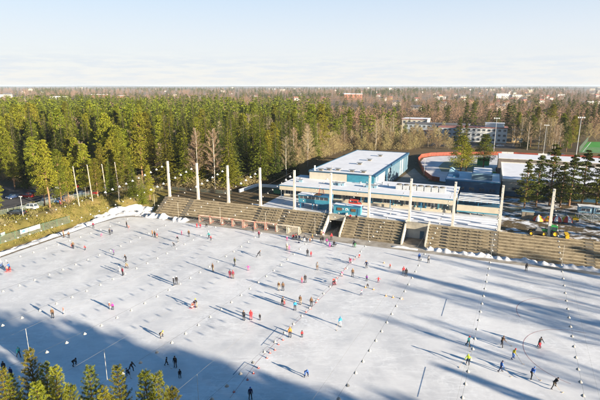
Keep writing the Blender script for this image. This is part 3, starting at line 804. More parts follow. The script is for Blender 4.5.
b = MB(); b.path([(-.1, -.45, 1.15), (-.1, -.45, 2.0), (-.1, .45, 2.0), (-.1, .45, 1.15)], .04); b.build('roll_bar', YEL, yr)
def office(u, v, lab):
    r = thing('raised_cabin', lab, 'cabin', survey(u, v, UP), TH, 'cabins on stilts in the yard')
    bx('cabin_wall', -1.6, 1.6, 0, 2.4, 2.3, 3.9, BLUE_P, r); bx('roof', -1.75, 1.75, -.15, 2.55, 3.903, 4.05, WHITE, r)
    for x in (-1.5, 1.4):
        for y in (.05, 2.2): bx('leg', x, x+.12, y, y+.12, -.1, 2.297, STEEL, r)
    b = MB(); b.tube((-1.45, .02, .2), (1.45, .02, 2.2), .05); b.tube((1.45, .02, .2), (-1.45, .02, 2.2), .05); b.build('brace', STEEL, r)
    frame_window(r, -1.1, 2.75, 2.2, .8, 0)
office(584, 221, 'pale blue cabin on stilts, nearer the yellow roller'); office(599, 222.5, 'pale blue cabin on stilts at the right end of the yard')
yf = thing('yard_fence', 'dark mesh fence between the yard and the pines', 'fence', W(52.5, 26.5, UP), TH)
FENCEM = None
def _mesh():
    m, N, L, b = newmat('wire_mesh'); b.inputs['Base Color'].default_value = (.10, .13, .11, 1); b.inputs['Roughness'].default_value = .6
    t = N.new('ShaderNodeBsdfTransparent'); x = N.new('ShaderNodeMixShader')
    tc = N.new('ShaderNodeTexCoord'); w = N.new('ShaderNodeTexNoise'); w.inputs['Scale'].default_value = 9; L.new(tc.outputs['Object'], w.inputs['Vector'])
    mr = N.new('ShaderNodeMapRange'); mr.inputs['To Min'].default_value = .2; mr.inputs['To Max'].default_value = .55; L.new(w.outputs['Fac'], mr.inputs['Value'])
    L.new(mr.outputs[0], x.inputs[0]); L.new(t.outputs[0], x.inputs[1]); L.new(b.outputs[0], x.inputs[2]); L.new(x.outputs[0], N['Material Output'].inputs['Surface'])
    return m
FENCEM = _mesh()
def mesh_fence(root, pts, h, pm, rails=(.98,), step=3.0, panel=FENCEM):
    "posts, rails and mesh panels along pts (local x, y, z)"
    b = MB(); rl = MB()
    for a, c in zip(pts[:-1], pts[1:]):
        a = np.array(a, float); c = np.array(c, float); L = np.linalg.norm(c-a); n = max(1, round(L/step)); nn = np.array((-(c-a)[1], (c-a)[0], 0))/L*.03
        b.add([a-nn, c-nn, c-nn+(0, 0, h*.97), a-nn+(0, 0, h*.97)], [(0, 1, 2, 3)])
        for q in rails: rl.tube(a+(0, 0, h*q), c+(0, 0, h*q), .03, n=6)
        for k in range(n+1):
            if k == n and c is not pts[-1]: pass
            p = a+(c-a)*k/n
            if k < n or (tuple(c) == tuple(pts[-1])): MB().tube(p-(0, 0, .3), p+(0, 0, h+.1), .045, n=7).build('post', pm, root)
    b.build('mesh_panel', panel, root); rl.build('rail', pm, root)
mesh_fence(yf, [(0, 0, 0), (32, 0, 0)], 2.0, mat('dark_post', (.06, .07, .07), .6), step=4)
# ------------------------------------------------------------------ tractor with its implements
def wheel(parent, c, r, w, rim):
    x, y, z = c
    o = MB().lathe([(r*.55, -w/2), (r*.92, -w/2), (r, -w*.36), (r, w*.36), (r*.92, w/2), (r*.55, w/2), (r*.55, -w/2)], 24)
    V = [(p[0], p[2], p[1]) for p in o.v]; o.v = V
    t = o.build('wheel', BLACK, parent, (x, y, z))
    q = MB().lathe([(.001, -w*.30), (r*.3, -w*.34), (r*.56, -w*.47), (r*.6, -w*.47), (r*.6, w*.47), (r*.56, w*.47), (r*.3, w*.34), (.001, w*.30)], 20)
    q.v = [(p[0], p[2], p[1]) for p in q.v]; q.build('rim', rim, t)
    return t
tr = thing('tractor', 'green tractor with yellow wheels parked on the upper terrace beside a white pole', 'tractor', survey(551, 236, UP), TH+PI)
GRN = mat('tractor_green', (.03, .20, .05), .4, .1, 1.5)
MB().prism([(.2, .75), (2.3, .75), (2.35, 1.35), (2.15, 1.55), (.2, 1.7)], 'y', -.42, .42).build('bonnet', GRN, tr, bevel=.04)
bx('chassis', -.9, 2.2, -.35, .35, .5, .748, BLACK, tr)
cb = MB().prism([(-1.15, 1.0), (.35, 1.0), (.2, 2.45), (-.95, 2.45)], 'y', -.7, .7).build('cab', GLASS, tr)
bx('cab_roof', -1.15, .4, -.8, .8, 2.455, 2.68, mat('roof_green', (.04, .30, .07), .4, .1, 1.5), tr, bevel=.06)
b = MB()
for x0, x1 in ((-1.15, -.95), (.35, .2)):
    for yy in (-.71, .71): b.tube((x0, yy, 1.0), (x1, yy, 2.45), .05)
b.build('cab_pillar', GRN, tr)
for y in (-.85, .85):
    wheel(tr, (-.75, y, .85), .85, .48, YEL); wheel(tr, (1.65, y*.92, .58), .58, .36, YEL)
    bx('mudguard', -1.3, -.1, y-.27, y+.27, 1.74, 1.82, GRN, tr)
MB().tube((1.4, .3, 1.6), (1.4, .3, 2.5), .05).build('exhaust', BLACK, tr)
for y in (-.3, .3): bx('headlight', 2.352, 2.40, y-.1, y+.1, 1.05, 1.2, WHITE, tr)
im = thing('snow_brush', 'yellow rotating snow brush and blade mounted behind the tractor cab', 'implement', survey(566.5, 237.5, UP), TH+PI)
b = MB(); b.tube((0, -1.3, .45), (0, 1.3, .45), .42, n=18); b.build('brush', YEL, im); bx('hood', -.35, .5, -1.35, 1.35, .9, 1.0, YEL, im); 
b = MB(); b.tube((.3, -.4, .8), (.95, -.3, .75), .07); b.tube((.3, .4, .8), (.95, .3, .75), .07); b.build('linkage', BLACK, im)
ic = thing('ice_planer', 'dark ice planer with yellow end wheels in front of the tractor', 'implement', survey(536, 235, UP), TH+PI)
bx('body', -1.4, .8, -.9, .9, .55, 1.25, BLACK, ic, bevel=.06); MB().tube((-1.3, 0, .7), (-2.5, 0, .7), .09).build('drawbar', BLACK, ic)
for y in (-1.0, 1.0): wheel(ic, (1.15, y, .6), .6, .3, YEL)
MB().prism([(-1.2, 1.25), (.3, 1.25), (.0, 1.9), (-1.0, 1.7)], 'y', -.7, .7).build('hopper', mat('grey_hopper', (.2, .2, .2), .6), ic)
rv = thing('red_van', 'small red van parked on the plaza against the clubhouse', 'van', W(9.3, 16.2, UP+.016), TH)
MB().prism([(0, .35), (3.6, .35), (3.65, 1.0), (3.1, 1.25), (2.75, 1.95), (.15, 2.0), (0, 1.7)], 'y', 0, 1.7).build('body', RED, rv, bevel=.06)
bx('side_window', 1.7, 2.7, -.012, -.003, 1.3, 1.8, GLASS, rv); bx('side_window', .4, 1.5, -.012, -.003, 1.3, 1.8, GLASS, rv)
MB().prism([(2.85, 1.78), (2.87, 1.80), (3.15, 1.30), (3.12, 1.27)], 'y', .1, 1.6).build('windscreen', GLASS, rv)
for x in (.75, 2.95):
    for y in (.1, 1.6): wheel(rv, (x, y, .34), .34, .2, STEEL)
for y in (.2, 1.35): bx('headlight', 3.66, 3.68, y, y+.2, .7, .85, WHITE, rv)

# ------------------------------------------------------------------ cars
def make_car(paint, kind):
    r = thing('parked_car', 'x', 'car', (0, 0, 0), 0, 'cars in the car park')
    h = 1.45 if kind == 0 else 1.72
    if kind == 0: roof = [(.95, .92), (1.55, h), (2.95, h), (3.75, .95)]
    else: roof = [(.85, 1.0), (1.45, h), (3.75, h), (4.15, 1.0)]
    P = [(.05, .32), (4.3, .32), (4.35, .75)] + [(4.2, .92)] + roof[::-1] + [(.1, .82), (0, .6)]
    b = MB()
    lo = [(0.05, .30), (4.3, .30), (4.36, .72), (4.2, .95), (.85, .96), (.08, .82), (0, .58)]
    b.prism(lo, 'y', -.86, .86)
    r0, r1, r2, r3 = roof
    b.add([(r0[0], -.8, .955), (r3[0], -.8, .955), (r3[0], .8, .955), (r0[0], .8, .955), (r1[0], -.62, h), (r2[0], -.62, h), (r2[0], .62, h), (r1[0], .62, h)],
          [(4, 5, 6, 7), (0, 1, 5, 4), (1, 2, 6, 5), (2, 3, 7, 6), (3, 0, 4, 7)])
    body = b.build('body', paint, r, bevel=.05)
    def lerp(a, c, f): return tuple(a[i]+(c[i]-a[i])*f for i in range(3))
    def win(A, B, Cc, D, name):
        n = np.cross(np.array(B)-A, np.array(D)-np.array(A)); n = n/np.linalg.norm(n)*.012
        cen = (np.array(A)+B+Cc+D)/4
        q = [tuple(cen+(np.array(p)-cen)*.84+n) for p in (A, B, Cc, D)]; qq = [tuple(cen+(np.array(p)-cen)*.84-n*.5) for p in (A, B, Cc, D)]
        MB().add(q+qq, [(0, 1, 2, 3), (7, 6, 5, 4), (0, 4, 5, 1), (1, 5, 6, 2), (2, 6, 7, 3), (3, 7, 4, 0)]).build(name, GLASS, r)
    a0, a3 = (r0[0], -.8, .955), (r3[0], -.8, .955); a1, a2 = (r1[0], -.62, h), (r2[0], -.62, h)
    c0, c3 = (r0[0], .8, .955), (r3[0], .8, .955); c1, c2 = (r1[0], .62, h), (r2[0], .62, h)
    m0, m1 = lerp(a0, a3, .5), lerp(a1, a2, .5); k0, k1 = lerp(c0, c3, .5), lerp(c1, c2, .5)
    win(a0, m0, m1, a1, 'side_window'); win(m0, a3, a2, m1, 'side_window'); win(k0, c0, c1, k1, 'side_window'); win(c3, k0, k1, c2, 'side_window')
    win(c0, a0, a1, c1, 'windscreen'); win(a3, c3, c2, a2, 'rear_window')
    for x in (.8, 3.45):
        for y in (-.78, .78): wheel(r, (x, y, .32), .32, .2, STEEL)
    for y in (-.62, .62):
        bx('headlight', -.02, .06, y-.16, y+.16, .6, .74, WHITE, r); bx('tail_light', 4.30, 4.375, y-.16, y+.16, .66, .8, RED, r)
    return r
paints = {k: mat('car_'+k, c, .3, .05, 1, spec=.6) for k, c in dict(red=(.24, .02, .02), silver=(.52, .53, .54), dark=(.03, .033, .04), navy=(.02, .04, .10), blue=(.05, .13, .30), white=(.7, .7, .7), grey=(.16, .17, .18)).items()}
protos = {}
ASPH = mat('car_park_asphalt', (.075, .07, .07), .85, .25, .4, col2=(.035, .033, .035))
sheet('car_park', [(-150, -60), (-100, -60), (-84, -32), (-80, -14), (-76, 1), (-68, 11), (-76, 15), (-92, 10), (-120, -8), (-150, -30)], UP+.006, ASPH)
for u, v, k, kind, rot, l in ((22, 197, 'red', 0, 10, 'red car near the back of the car park at far left'), (25, 208.5, 'silver', 1, 8, 'silver estate car parked broadside beside the lamp post'),
  (11, 214, 'dark', 0, 15, 'black car at the front left corner of the car park'), (7, 199.5, 'navy', 0, 80, 'dark blue car at the left edge behind the pine branches'), (29, 193.5, 'dark', 0, 12, 'black car behind the red one at the back of the car park'),
  (40, 204.5, 'grey', 1, 85, 'grey car facing the ice, left of the tall pine'), (55.5, 203.5, 'blue', 0, 85, 'blue car facing the ice, right of the tall pine'), (60.5, 200.5, 'grey', 0, 82, 'grey car next to the blue one under the trees'),
  (75, 196.3, 'navy', 0, 84, 'navy car behind the leaning wooden pole'), (56, 189, 'white', 0, 20, 'white car far back among the pine trunks'), (68, 187.5, 'red', 0, 14, 'red car far back among the pines'),
  (86.5, 194, 'red', 1, 12, 'bright red car between the first two wooden poles'), (101.5, 189.5, 'blue', 0, 14, 'blue car between the second and third wooden poles'), (110, 190.5, 'red', 0, 16, 'dark red car behind the third wooden pole'),
  (94, 192.5, 'silver', 0, 80, 'silver car end-on behind the second wooden pole')):
    key = (k, kind); p = survey(u, v, UP+.012)
    if key not in protos: protos[key] = Once(make_car(paints[k], kind))
    protos[key](p, TH+R(rot), l)
# ------------------------------------------------------------------ fences, banner, lamp post and shrubs on the left bank
gp_ = mat('fence_green', (.05, .17, .09), .6, .1, 2)
def ground_at(s, t): x, y, _ = W(s, t); return (x, y, max(height(s, t), 0))
f1 = thing('green_fence', 'green mesh fence along the foot of the grassy left bank', 'fence', (0, 0, 0), 0)
mesh_fence(f1, [ground_at(-65.6, -75), ground_at(-65.2, -60), ground_at(-65.0, -45), ground_at(-64.8, -33), ground_at(-64.6, -20)], 2.1, gp_, (.03, .97), 3.9,
           mat('fence_slats', (.20, .21, .12), .8, .2, 1.5))
f1m = [o for o in f1.children if o.name.startswith('mesh_panel')][0]; f1m.data.materials[0] = FENCEM
f2 = thing('grey_fence', 'grey mesh fence along the front of the car park', 'fence', (0, 0, 0), 0)
mesh_fence(f2, [ground_at(-86, -62), ground_at(-79, -32), ground_at(-76.5, -14), ground_at(-74, 1), ground_at(-66.5, 11), ground_at(-63.8, 14.6)], 1.5, STEEL, (.97,), 4)
f3 = thing('timber_fence', 'low brown timber fence behind the left terrace', 'fence', (0, 0, 0), 0)
mesh_fence(f3, [ground_at(-63.5, 14.7), ground_at(-38, 16.5), ground_at(-31.5, 17.2)], 1.25, BROWNW, (.5, .96), 2.8)
a, c = ground_at(-65.3, -35.2), ground_at(-65.2, -29.3)
bn = thing('banner', 'white advertising banner with a small blue mark on the bank fence', 'banner', a, math.atan2(c[1]-a[1], c[0]-a[0]))
Lb = math.hypot(c[0]-a[0], c[1]-a[1])
for x in (.1, Lb-.1): MB().tube((x, .06, -.3), (x, .06, 1.75), .05).build('post', STEEL, bn)
MB().box(0, Lb, -.03, .0, .45, 1.65).build('panel', WHITE, bn); MB().prism([(.5, .75), (1.3, .75), (1.5, 1.1), (1.1, 1.4), (.6, 1.3)], 'y', -.042, -.033).build('printed_mark', mat('print_blue', (.12, .35, .6), .6), bn)
MB().box(1.9, Lb-.5, -.040, -.033, .95, 1.05).build('printed_line', mat('print_grey', (.55, .58, .62), .6), bn)
sg = thing('notice_board', 'small grey notice board on posts at the left edge of the bank', 'sign', survey(4, 241, 1.0), R(-80)+TH)
MB().box(-.7, .7, -.04, .04, 1.0, 2.3).build('board', mat('board_grey', (.42, .46, .46), .6), sg)
for x in (-.6, .6): MB().tube((x, .07, -1), (x, .07, 2.3), .04).build('post', gp_, sg)
lp = thing('street_lamp', 'slim grey lamp post in the car park beside the silver car', 'lamp post', survey(23.2, 216, UP), TH)
MB().tube((0, 0, -.2), (0, 0, 5.6), .09, .06).build('post', STEEL, lp); MB().box(-.5, .5, -.15, .15, 5.55, 5.72).build('lamp_head', WHITE, lp)
# low wall and container left of the plaza
lwll = thing('low_wall', 'low white wall with a snowy top bending behind the left terrace', 'wall', (0, 0, 0), 0)
P = [(-30.8, 20.6), (-29.6, 31.5), (-16, 32.2)]
for a, c in zip(P[:-1], P[1:]):
    A, Bq = np.array(W(*a, UP-.2)), np.array(W(*c, UP-.2)); d = Bq-A; L = np.linalg.norm(d); d /= L; n = np.array((-d[1], d[0], 0))*.22
    b = MB(); q = [A-n, Bq-n, Bq+n, A+n]; b.add(q+[p+(0, 0, 1.05) for p in q], [(3, 2, 1, 0), (4, 5, 6, 7), (0, 1, 5, 4), (1, 2, 6, 5), (2, 3, 7, 6), (3, 0, 4, 7)]); b.build('wall', WHITE, lwll)
    q = [A-n*1.3+(0, 0, 1.053), Bq-n*1.3+(0, 0, 1.053), Bq+n*1.3+(0, 0, 1.053), A+n*1.3+(0, 0, 1.053)]
    b = MB(); b.add(q+[p+(0, 0, .14) for p in q], [(3, 2, 1, 0), (4, 5, 6, 7), (0, 1, 5, 4), (1, 2, 6, 5), (2, 3, 7, 6), (3, 0, 4, 7)]); b.build('snow_cap', SNOW, lwll)
gc = thing('waste_container', 'dark green waste container beside the clubhouse left end', 'container', W(-18.6, 22.5, UP), TH)
MB().prism([(0, .25), (2.2, .25), (2.5, 1.5), (-.3, 1.5)], 'y', 0, 1.6).build('bin', GREENP, gc); bx('lid', -.35, 2.55, -.05, 1.65, 1.503, 1.62, mat('lid_green', (.03, .13, .07), .5), gc)
for x in (.2, 1.9):
    for y in (.15, 1.4): MB().tube((x, y-.06, .13), (x, y+.06, .13), .13, n=12).build('wheel', BLACK, gc)
sp = strip('snow', [(-19.5, 7.8), (-17, 7.4), (-15.9, 7.2)], [.5, 1.1, .4], UP+.02, SNOW); tag(sp, 'narrow patch of white snow by the plaza corner', 'snow', None, 'stuff')
# bench people rest on near the ice, far middle
bnch = thing('low_bench', 'low wooden bench at the edge of the ice where skaters sit', 'bench', survey(297, 239.5, .006), TH)
bx('seat', -1.6, 1.6, -.18, .18, .40, .45, BENCH, bnch)
for x in (-1.3, 1.2): bx('leg', x, x+.1, -.15, .15, 0, .397, CONC, bnch)

# ------------------------------------------------------------------ athletics ground beyond
TRK = [(31, 65.2), (28, 66.5), (23.6, 78), (19, 97.7), (16.2, 112), (16.0, 125), (20, 133), (29.5, 139), (41, 145.5), (54, 150.5), (77, 150.5), (101, 150.5), (150, 150.5)]
sheet('running_track', [(s+1.4, t-1.0 if t > 100 else t+.8) for s, t in TRK] + [(150, 108), (51, 108), (51, 66)], UP+.004, mat('trampled_snow', (.64, .645, .67), .7, .12, .25, col2=(.46, .45, .45)))
sheet('infield', [(29.5, 88), (34, 88), (44, 91), (46, 110), (44, 120), (34, 122), (28, 116), (27, 100)], UP+.010, mat('frosted_grass', (.20, .21, .10), .9, .3, .3, col2=(.32, .31, .28)))
rf = thing('board_fence', 'long red board fence curving round the athletics ground', 'fence', (0, 0, 0), 0)
sheet('yard', [(14.5, 40), (34, 40), (34, 62), (27.5, 64), (22.5, 77), (17.5, 92)], UP+.016, mat('pale_asphalt', (.20, .195, .19), .85, .2, .4, col2=(.11, .105, .10)))
RB2 = mat('white_board', (.62, .60, .57), .7, .1, .8)
seg = 0
for (s0, t0), (s1, t1) in zip(TRK[:-1], TRK[1:]):
    L = math.hypot(s1-s0, t1-t0); n = max(1, round(L/3.0))
    for k in range(n):
        a = np.array(W(s0+(s1-s0)*k/n, t0+(t1-t0)*k/n, UP)); c = np.array(W(s0+(s1-s0)*(k+.985)/n, t0+(t1-t0)*(k+.985)/n, UP))
        d = (c-a)/np.linalg.norm(c-a); nn = np.array((-d[1], d[0], 0))*.05; sm = s0+(s1-s0)*k/n
        q = [a-nn, c-nn, c+nn, a+nn]; white = (t0 > 140) and (52 < sm < 57 or 70 < sm < 76)
        MB().add([p-(0, 0, .2) for p in q]+[p+(0, 0, 1.75) for p in q], [(3, 2, 1, 0), (4, 5, 6, 7), (0, 1, 5, 4), (1, 2, 6, 5), (2, 3, 7, 6), (3, 0, 4, 7)]).build('board', RB2 if white else REDB, rf)
TURF = mat('green_turf', (.05, .27, .03), .85, .12, .3)
sheet('lawn', [(43.5, 96), (51.2, 96), (51.2, 90.8), (46, 90.2), (43.5, 90.5)], UP+.014, TURF)
sheet('turf_pitch', [(93.5, 176), (200, 190), (200, 262), (107, 236)], UP+.016, TURF)
for pts in ([(95.5, 178.5), (108.5, 234)], [(95.5, 178.5), (190, 191.5)], [(122, 182.5), (134, 239.5)]): structure(strip('line_marking', pts, .35, UP+.021, WHITE))
gb = thing('green_screen', 'green board wall standing by the two pines behind the blue tower', 'screen', W(43.0, 111, UP), TH)
MB().box(0, 5.2, 0, .2, 0, 3.6).build('panel', mat('screen_green', (.07, .34, .10), .7, .1, 1), gb)
for x in (0.1, 2.5, 5.0): MB().tube((x, .3, -.3), (x, .3, 3.7), .07).build('post', WHITE, gb)
pf = thing('pitch_fence', 'green net fence round the bright turf pitch', 'fence', (0, 0, 0), 0)
mesh_fence(pf, [W(107, 236.5, UP), W(93.3, 175.8, UP), W(150, 183, UP)], 3.2, gp_, (.98,), 6)
def make_mast(h):
    r = thing('floodlight_mast', 'x', 'mast', (0, 0, 0), TH, 'floodlight masts beyond the stadium')
    MB().tube((0, 0, -.3), (0, 0, h), .19, .09, 10).build('pole', STEEL, r); bx('crossbar', -1.4, 1.4, -.07, .07, h-.1, h+.1, STEEL, r)
    for k in range(4): MB().box(-1.4+k*.8, -.95+k*.8, -.4, -.105, h-.25, h+.35).build('floodlight', WHITE, r)
    bx('foot_box', -.5, .5, -.5, .5, -.2, 1.2, WHITE, r)
    return r
ms = Once(make_mast(19))
for u, v, l, sc in ((493.3, 154.5, 'tall mast in front of the white school building', 1.0), (575.5, 159.5, 'tall mast at the corner of the bright green pitch', 1.08), (543, 155, 'thin mast before the birches right of the school', .82)):
    ms(survey(u, v, UP), TH, l, None, sc)
m2 = thing('slim_lamp_post', 'slim post in the bend of the red fence beside the sports hall', 'lamp post', survey(424, 175, UP), TH)
MB().tube((0, 0, -.2), (0, 0, 6.5), .12, .07).build('pole', STEEL, m2); MB().box(-.4, .4, -.12, .12, 6.5, 6.62).build('lamp_head', WHITE, m2)
# ------------------------------------------------------------------ school and its neighbours
def block(name, label, cat, s, t, L, D, H, wallm, roofm, floors, wn, rz=0, snow=False, penthouse=None, group=None):
    r = thing(name, label, cat, W(s, t, UP), TH+rz, group)
    bx('wall', 0, L, 0, D, -.3, H, wallm, r); bx('roof', -.4, L+.4, -.4, D+.4, H+.003, H+.45, roofm, r)
    if snow: bx('snow_cover', -.3, L+.3, -.3, D+.3, H+.453, H+.55, ROOFSNOW, r)
    fh = H/floors
    for k in range(floors):
        for q in range(wn):
            x = (q+.5)*L/wn; w = min(1.9, L/wn*.55); frame_window(r, x-w/2, k*fh+fh*.30, w, fh*.48, 0, mull=1)
    nd = max(2, int(D/4.5))
    for k in range(floors):
        for q in range(nd): frame_window(r, (q+.5)*D/nd-.7, k*fh+fh*.3, 1.4, fh*.48, L, side='+x', mull=0)
    d = bx('door', L*.62, L*.62+1.8, -.08, -.003, 0, 2.4, BLUE_D, r); bx('handle', L*.62+1.5, L*.62+1.6, -.14, -.082, 1.0, 1.2, STEEL, d)
    if penthouse:
        a, c, e, f, h = penthouse; p = bx('penthouse', a, c, e, f, H+.453, H+.45+h, WHITE, r); bx('penthouse_roof', a-.2, c+.2, e-.2, f+.2, H+.453+h, H+.6+h, ROOFSNOW, p)
    return r
WCR = mat('cream_wall', (.62, .56, .46), .8, .08, .3); WWH = mat('white_wall', (.70, .69, .66), .8, .06, .3); WYE = mat('ochre_wall', (.55, .40, .20), .8, .1, .3); WBL = mat('blue_grey_wall', (.42, .47, .52), .8, .1, .3)
block('school_building', 'white three-storey school with red roof edge and rooftop penthouse', 'building', 30.0, 207, 27.5, 12, 9.2, WWH, ROOFRED, 3, 9, 0, False, (14, 25.5, 2, 9, 2.4))
block('school_wing', 'white school wing with red roofs left of the penthouse block', 'building', 15.0, 212, 14.8, 11, 8.4, WBL, ROOFRED, 3, 5, 0)
block('school_annex', 'long low pale school wing behind with grey roof and upper window band', 'building', -13.5, 247, 46, 14, 7.4, WBL, ROOFGREY, 2, 14, R(-2), False, None)
block('school_gym', 'cream school block with snowy roof at the left end of the school', 'building', -20, 272, 20, 16, 9.0, WCR, ROOFRED, 2, 5, R(-2), True)
block('school_kitchen', 'low red-roofed annex in front of the long school wing', 'building', 1.5, 222, 12, 8, 4.2, WWH, ROOFRED, 1, 4, 0)
block('corner_house', 'ochre house end partly hidden by trees right of the school', 'building', 61, 214, 7, 9, 7.6, WYE, ROOFGREY, 2, 3, 0)
block('glass_house', 'pale modern building among dark trees at the far right', 'building', 134, 330, 30, 14, 9, WBL, ROOFGREY, 2, 9, 0)
# cars by the school
for u, v, k, rot, l in ((446, 146.5, 'dark', 5, 'black car in the school yard left of the mast'), (456, 147, 'navy', 5, 'dark blue car in front of the school'), (487, 146, 'white', 8, 'white car parked in front of the school door'), (496, 146.5, 'silver', 8, 'silver car just right of the school mast'),
                     (463, 148.5, 'grey', 6, 'grey car by the red fence below the school'), (556, 156, 'blue', 6, 'blue car behind the red fence near the birches')):
    protos[(k, 0 if (k, 0) in protos else 1)](survey(u, v, UP+.01), TH+R(rot), l, 'cars beyond the athletics ground')
sheet('school_yard', [(14, 176), (62, 180), (62, 205), (14, 205)], UP+.005, ASPH)
# far town: houses scattered to the horizon
def make_house(wm, rm, L, D, H, pitch):
    r = thing('far_house', 'x', 'house', (0, 0, 0), 0, 'houses of the distant town')
    # walls as one gridded skin, the panes being cells of that skin
    nf = max(1, int(H/3)); nw = max(2, int(L/4)); nd = max(2, int(D/4)); zs = [-.5]
    for k in range(nf): zs += [k*H/nf+.9, k*H/nf+2.3]
    zs.append(H); P = []; wn = []
    for (ax, ay), (cx, cy), n in (((-1, -1), (1, -1), nw), ((1, -1), (1, 1), nd), ((1, 1), (-1, 1), nw), ((-1, 1), (-1, -1), nd)):
        for q in range(n):
            for f, isw in ((0, 0), (.3, 1), (.7, 0)): g = (q+f)/n; P.append(((ax+(cx-ax)*g)*L/2, (ay+(cy-ay)*g)*D/2)); wn.append(isw)
    b = MB(); m_ = len(P)
    for z in zs: b.v += [(x, y, z) for x, y in P]
    for j in range(len(zs)-1):
        for q in range(m_): b.f.append((j*m_+q, j*m_+(q+1) % m_, (j+1)*m_+(q+1) % m_, (j+1)*m_+q)); b.m.append(1 if (wn[q] and j % 2 == 1) else 0)
    b.build('wall', [wm, GLASS], r)
    if pitch: MB().prism([(-D/2-.6, H+.004), (D/2+.6, H+.004), (0, H+pitch)], 'x', -L/2-.5, L/2+.5).build('roof', rm, r)
    else: bx('roof', -L/2-.3, L/2+.3, -D/2-.3, D/2+.3, H+.004, H+.5, rm, r)
    return r
HT = [Once(make_house(*a)) for a in ((WWH, ROOFRED, 12, 9, 6, 3.2), (WCR, ROOFGREY, 14, 9, 6.2, 3), (WWH, ROOFSNOW, 26, 12, 9, 0), (WYE, ROOFRED, 12, 9, 5.5, 3.4), (WCR, ROOFGREY, 30, 12, 15, 0), (mat('brick_wall', (.33, .13, .08), .8, .15, .4), ROOFSNOW, 24, 12, 7, 0))]
HL = ['small white house with red gable roof in the distant town', 'cream house with grey gable roof in the distant town', 'long white flat-roofed block in the distant town', 'ochre house with red gable roof in the distant town', 'tall white apartment slab on the horizon of the town', 'brick block with snowy flat roof in the distant town']
hr_ = random.Random(21)
for n in range(200):
    Yd = 650*math.exp(hr_.random()**.8*2.35)
    right = hr_.random() < .62
    u = hr_.uniform(330, 600) if right else hr_.uniform(0, 600)
    if Yd < 1100 and u < 380: continue
    k = hr_.choices(range(6), (6, 6, 1+2*(Yd > 1500), 4, 2*(Yd > 2000)+2*(Yd > 3000), 1))[0]
    HT[k](((u-300)/FOC*Yd*1.0, Yd, UP), hr_.uniform(-.7, .5), HL[k], None, hr_.uniform(.8, 1.1))
for u, v, k, sc in ((501, 99, 2, 1.5), (516, 99.5, 2, 1.25), (592, 107.5, 2, 1.1), (352, 99.5, 5, 2.0), (60, 101.8, 2, 1.3), (100, 98.8, 5, 1.6), (8, 97.5, 1, 1.5)):
    x, y, z = survey(u, v, UP); HT[k]((x, y, UP), .15, HL[k], None, sc)
# ------------------------------------------------------------------ trees
def sprays(base, dirs, L, Wd, rg, flat=.5):
    "diamond-shaped sprays: one quad each from base along dirs"
    n = len(base); d = dirs/np.linalg.norm(dirs, axis=1, keepdims=True)
    q = rg.normal(size=(n, 3)); q[:, 2] *= flat
    s = np.cross(d, np.cross(q, d)); s /= np.linalg.norm(s, axis=1, keepdims=True)+1e-9
    L = L[:, None]; Wd = Wd[:, None]
    up = np.cross(s, d)*Wd*.25
    V = np.stack([base, base+d*L*.55+s*Wd*.5+up, base+d*L, base+d*L*.5-s*Wd*.5+up], 1).reshape(-1, 3)
    F = np.arange(4*n).reshape(n, 4)
    return V, F
def spruce_crown(h, rmax, seed, whorls, per, low=.07, dens=1.0, wide=1.0, sz=1.0):
    rg = np.random.default_rng(seed); B = []; D = []; LL = []; WW = []
    for k in range(whorls):
        f = k/(whorls-1); z = h*(low+(.985-low)*f)
        r = rmax*(1-f)**.85*(1+.18*math.sin(k*2.1+seed)) + .12
        nb = max(3, int(per*(1-.55*f)))
        a0 = rg.uniform(0, 6)
        for j in range(nb):
            if rg.random() < .10: continue
            a = a0+2*PI*j/nb+rg.uniform(-.3, .3); rr_ = r*rg.uniform(.65, 1.15)
            dv = np.array((math.cos(a), math.sin(a), 0)); ns = max(2, int(rr_/.45*dens))
            for q in range(ns):
                g = (q+.35)/ns; droop = -.28*rr_*g**1.2+.10*rr_*g**3
                p = np.array((0, 0, z))+dv*rr_*g*.92+np.array((0, 0, droop))
                for e in range(2):
                    side = rg.uniform(-.9, .9); dd = np.array((math.cos(a+side), math.sin(a+side), rg.uniform(-.45, .12)))
                    B.append(p+rg.normal(0, .07, 3)); D.append(dd); LL.append(rg.uniform(.55, 1.0)*sz*(.6+.5*(1-f))); WW.append(rg.uniform(.34, .6)*wide*sz*(.65+.4*(1-f)))
    B.append(np.array((0, 0, h*.97))); D.append(np.array((0, 0, 1.))); LL.append(h*.045); WW.append(.22)
    return sprays(np.array(B), np.array(D), np.array(LL), np.array(WW), rg, .35)
def pine_crown(h, rmax, seed, clumps, per, low=.42, sz=1.0):
    rg = np.random.default_rng(seed); B = []; D = []; LL = []; WW = []; br = []
    for k in range(clumps):
        f = (k+rg.uniform(0, .8))/clumps; z = h*(low+(.96-low)*f)
        env = rmax*min(1, .55+f*3)*(1.04-f)**.62
        a = k*2.4+rg.uniform(-.5, .5); r = env*rg.uniform(.25, .95)
        c = np.array((r*math.cos(a), r*math.sin(a), z+r*.15)); cr = rg.uniform(.6, 1.15)*(1.2-.7*f)*rmax/2.6
        br.append(((0, 0, z-r*.25-.2), tuple(c)))
        n = int(per*rg.uniform(.7, 1.3))
        p = rg.normal(size=(n, 3)); p /= np.linalg.norm(p, axis=1, keepdims=True); p *= (rg.random(n)**.4)[:, None]
        B += list(c+p*np.array((cr*1.15, cr*1.15, cr*.5))); dd = p*np.array((1, 1, .7))+np.array((0, 0, .45))+rg.normal(0, .35, (n, 3)); D += list(dd)
        LL += list(rg.uniform(.35, .62, n)*sz); WW += list(rg.uniform(.24, .42, n)*sz)
    V, F = sprays(np.array(B), np.array(D), np.array(LL), np.array(WW), rg, .8)
    return V, F, br
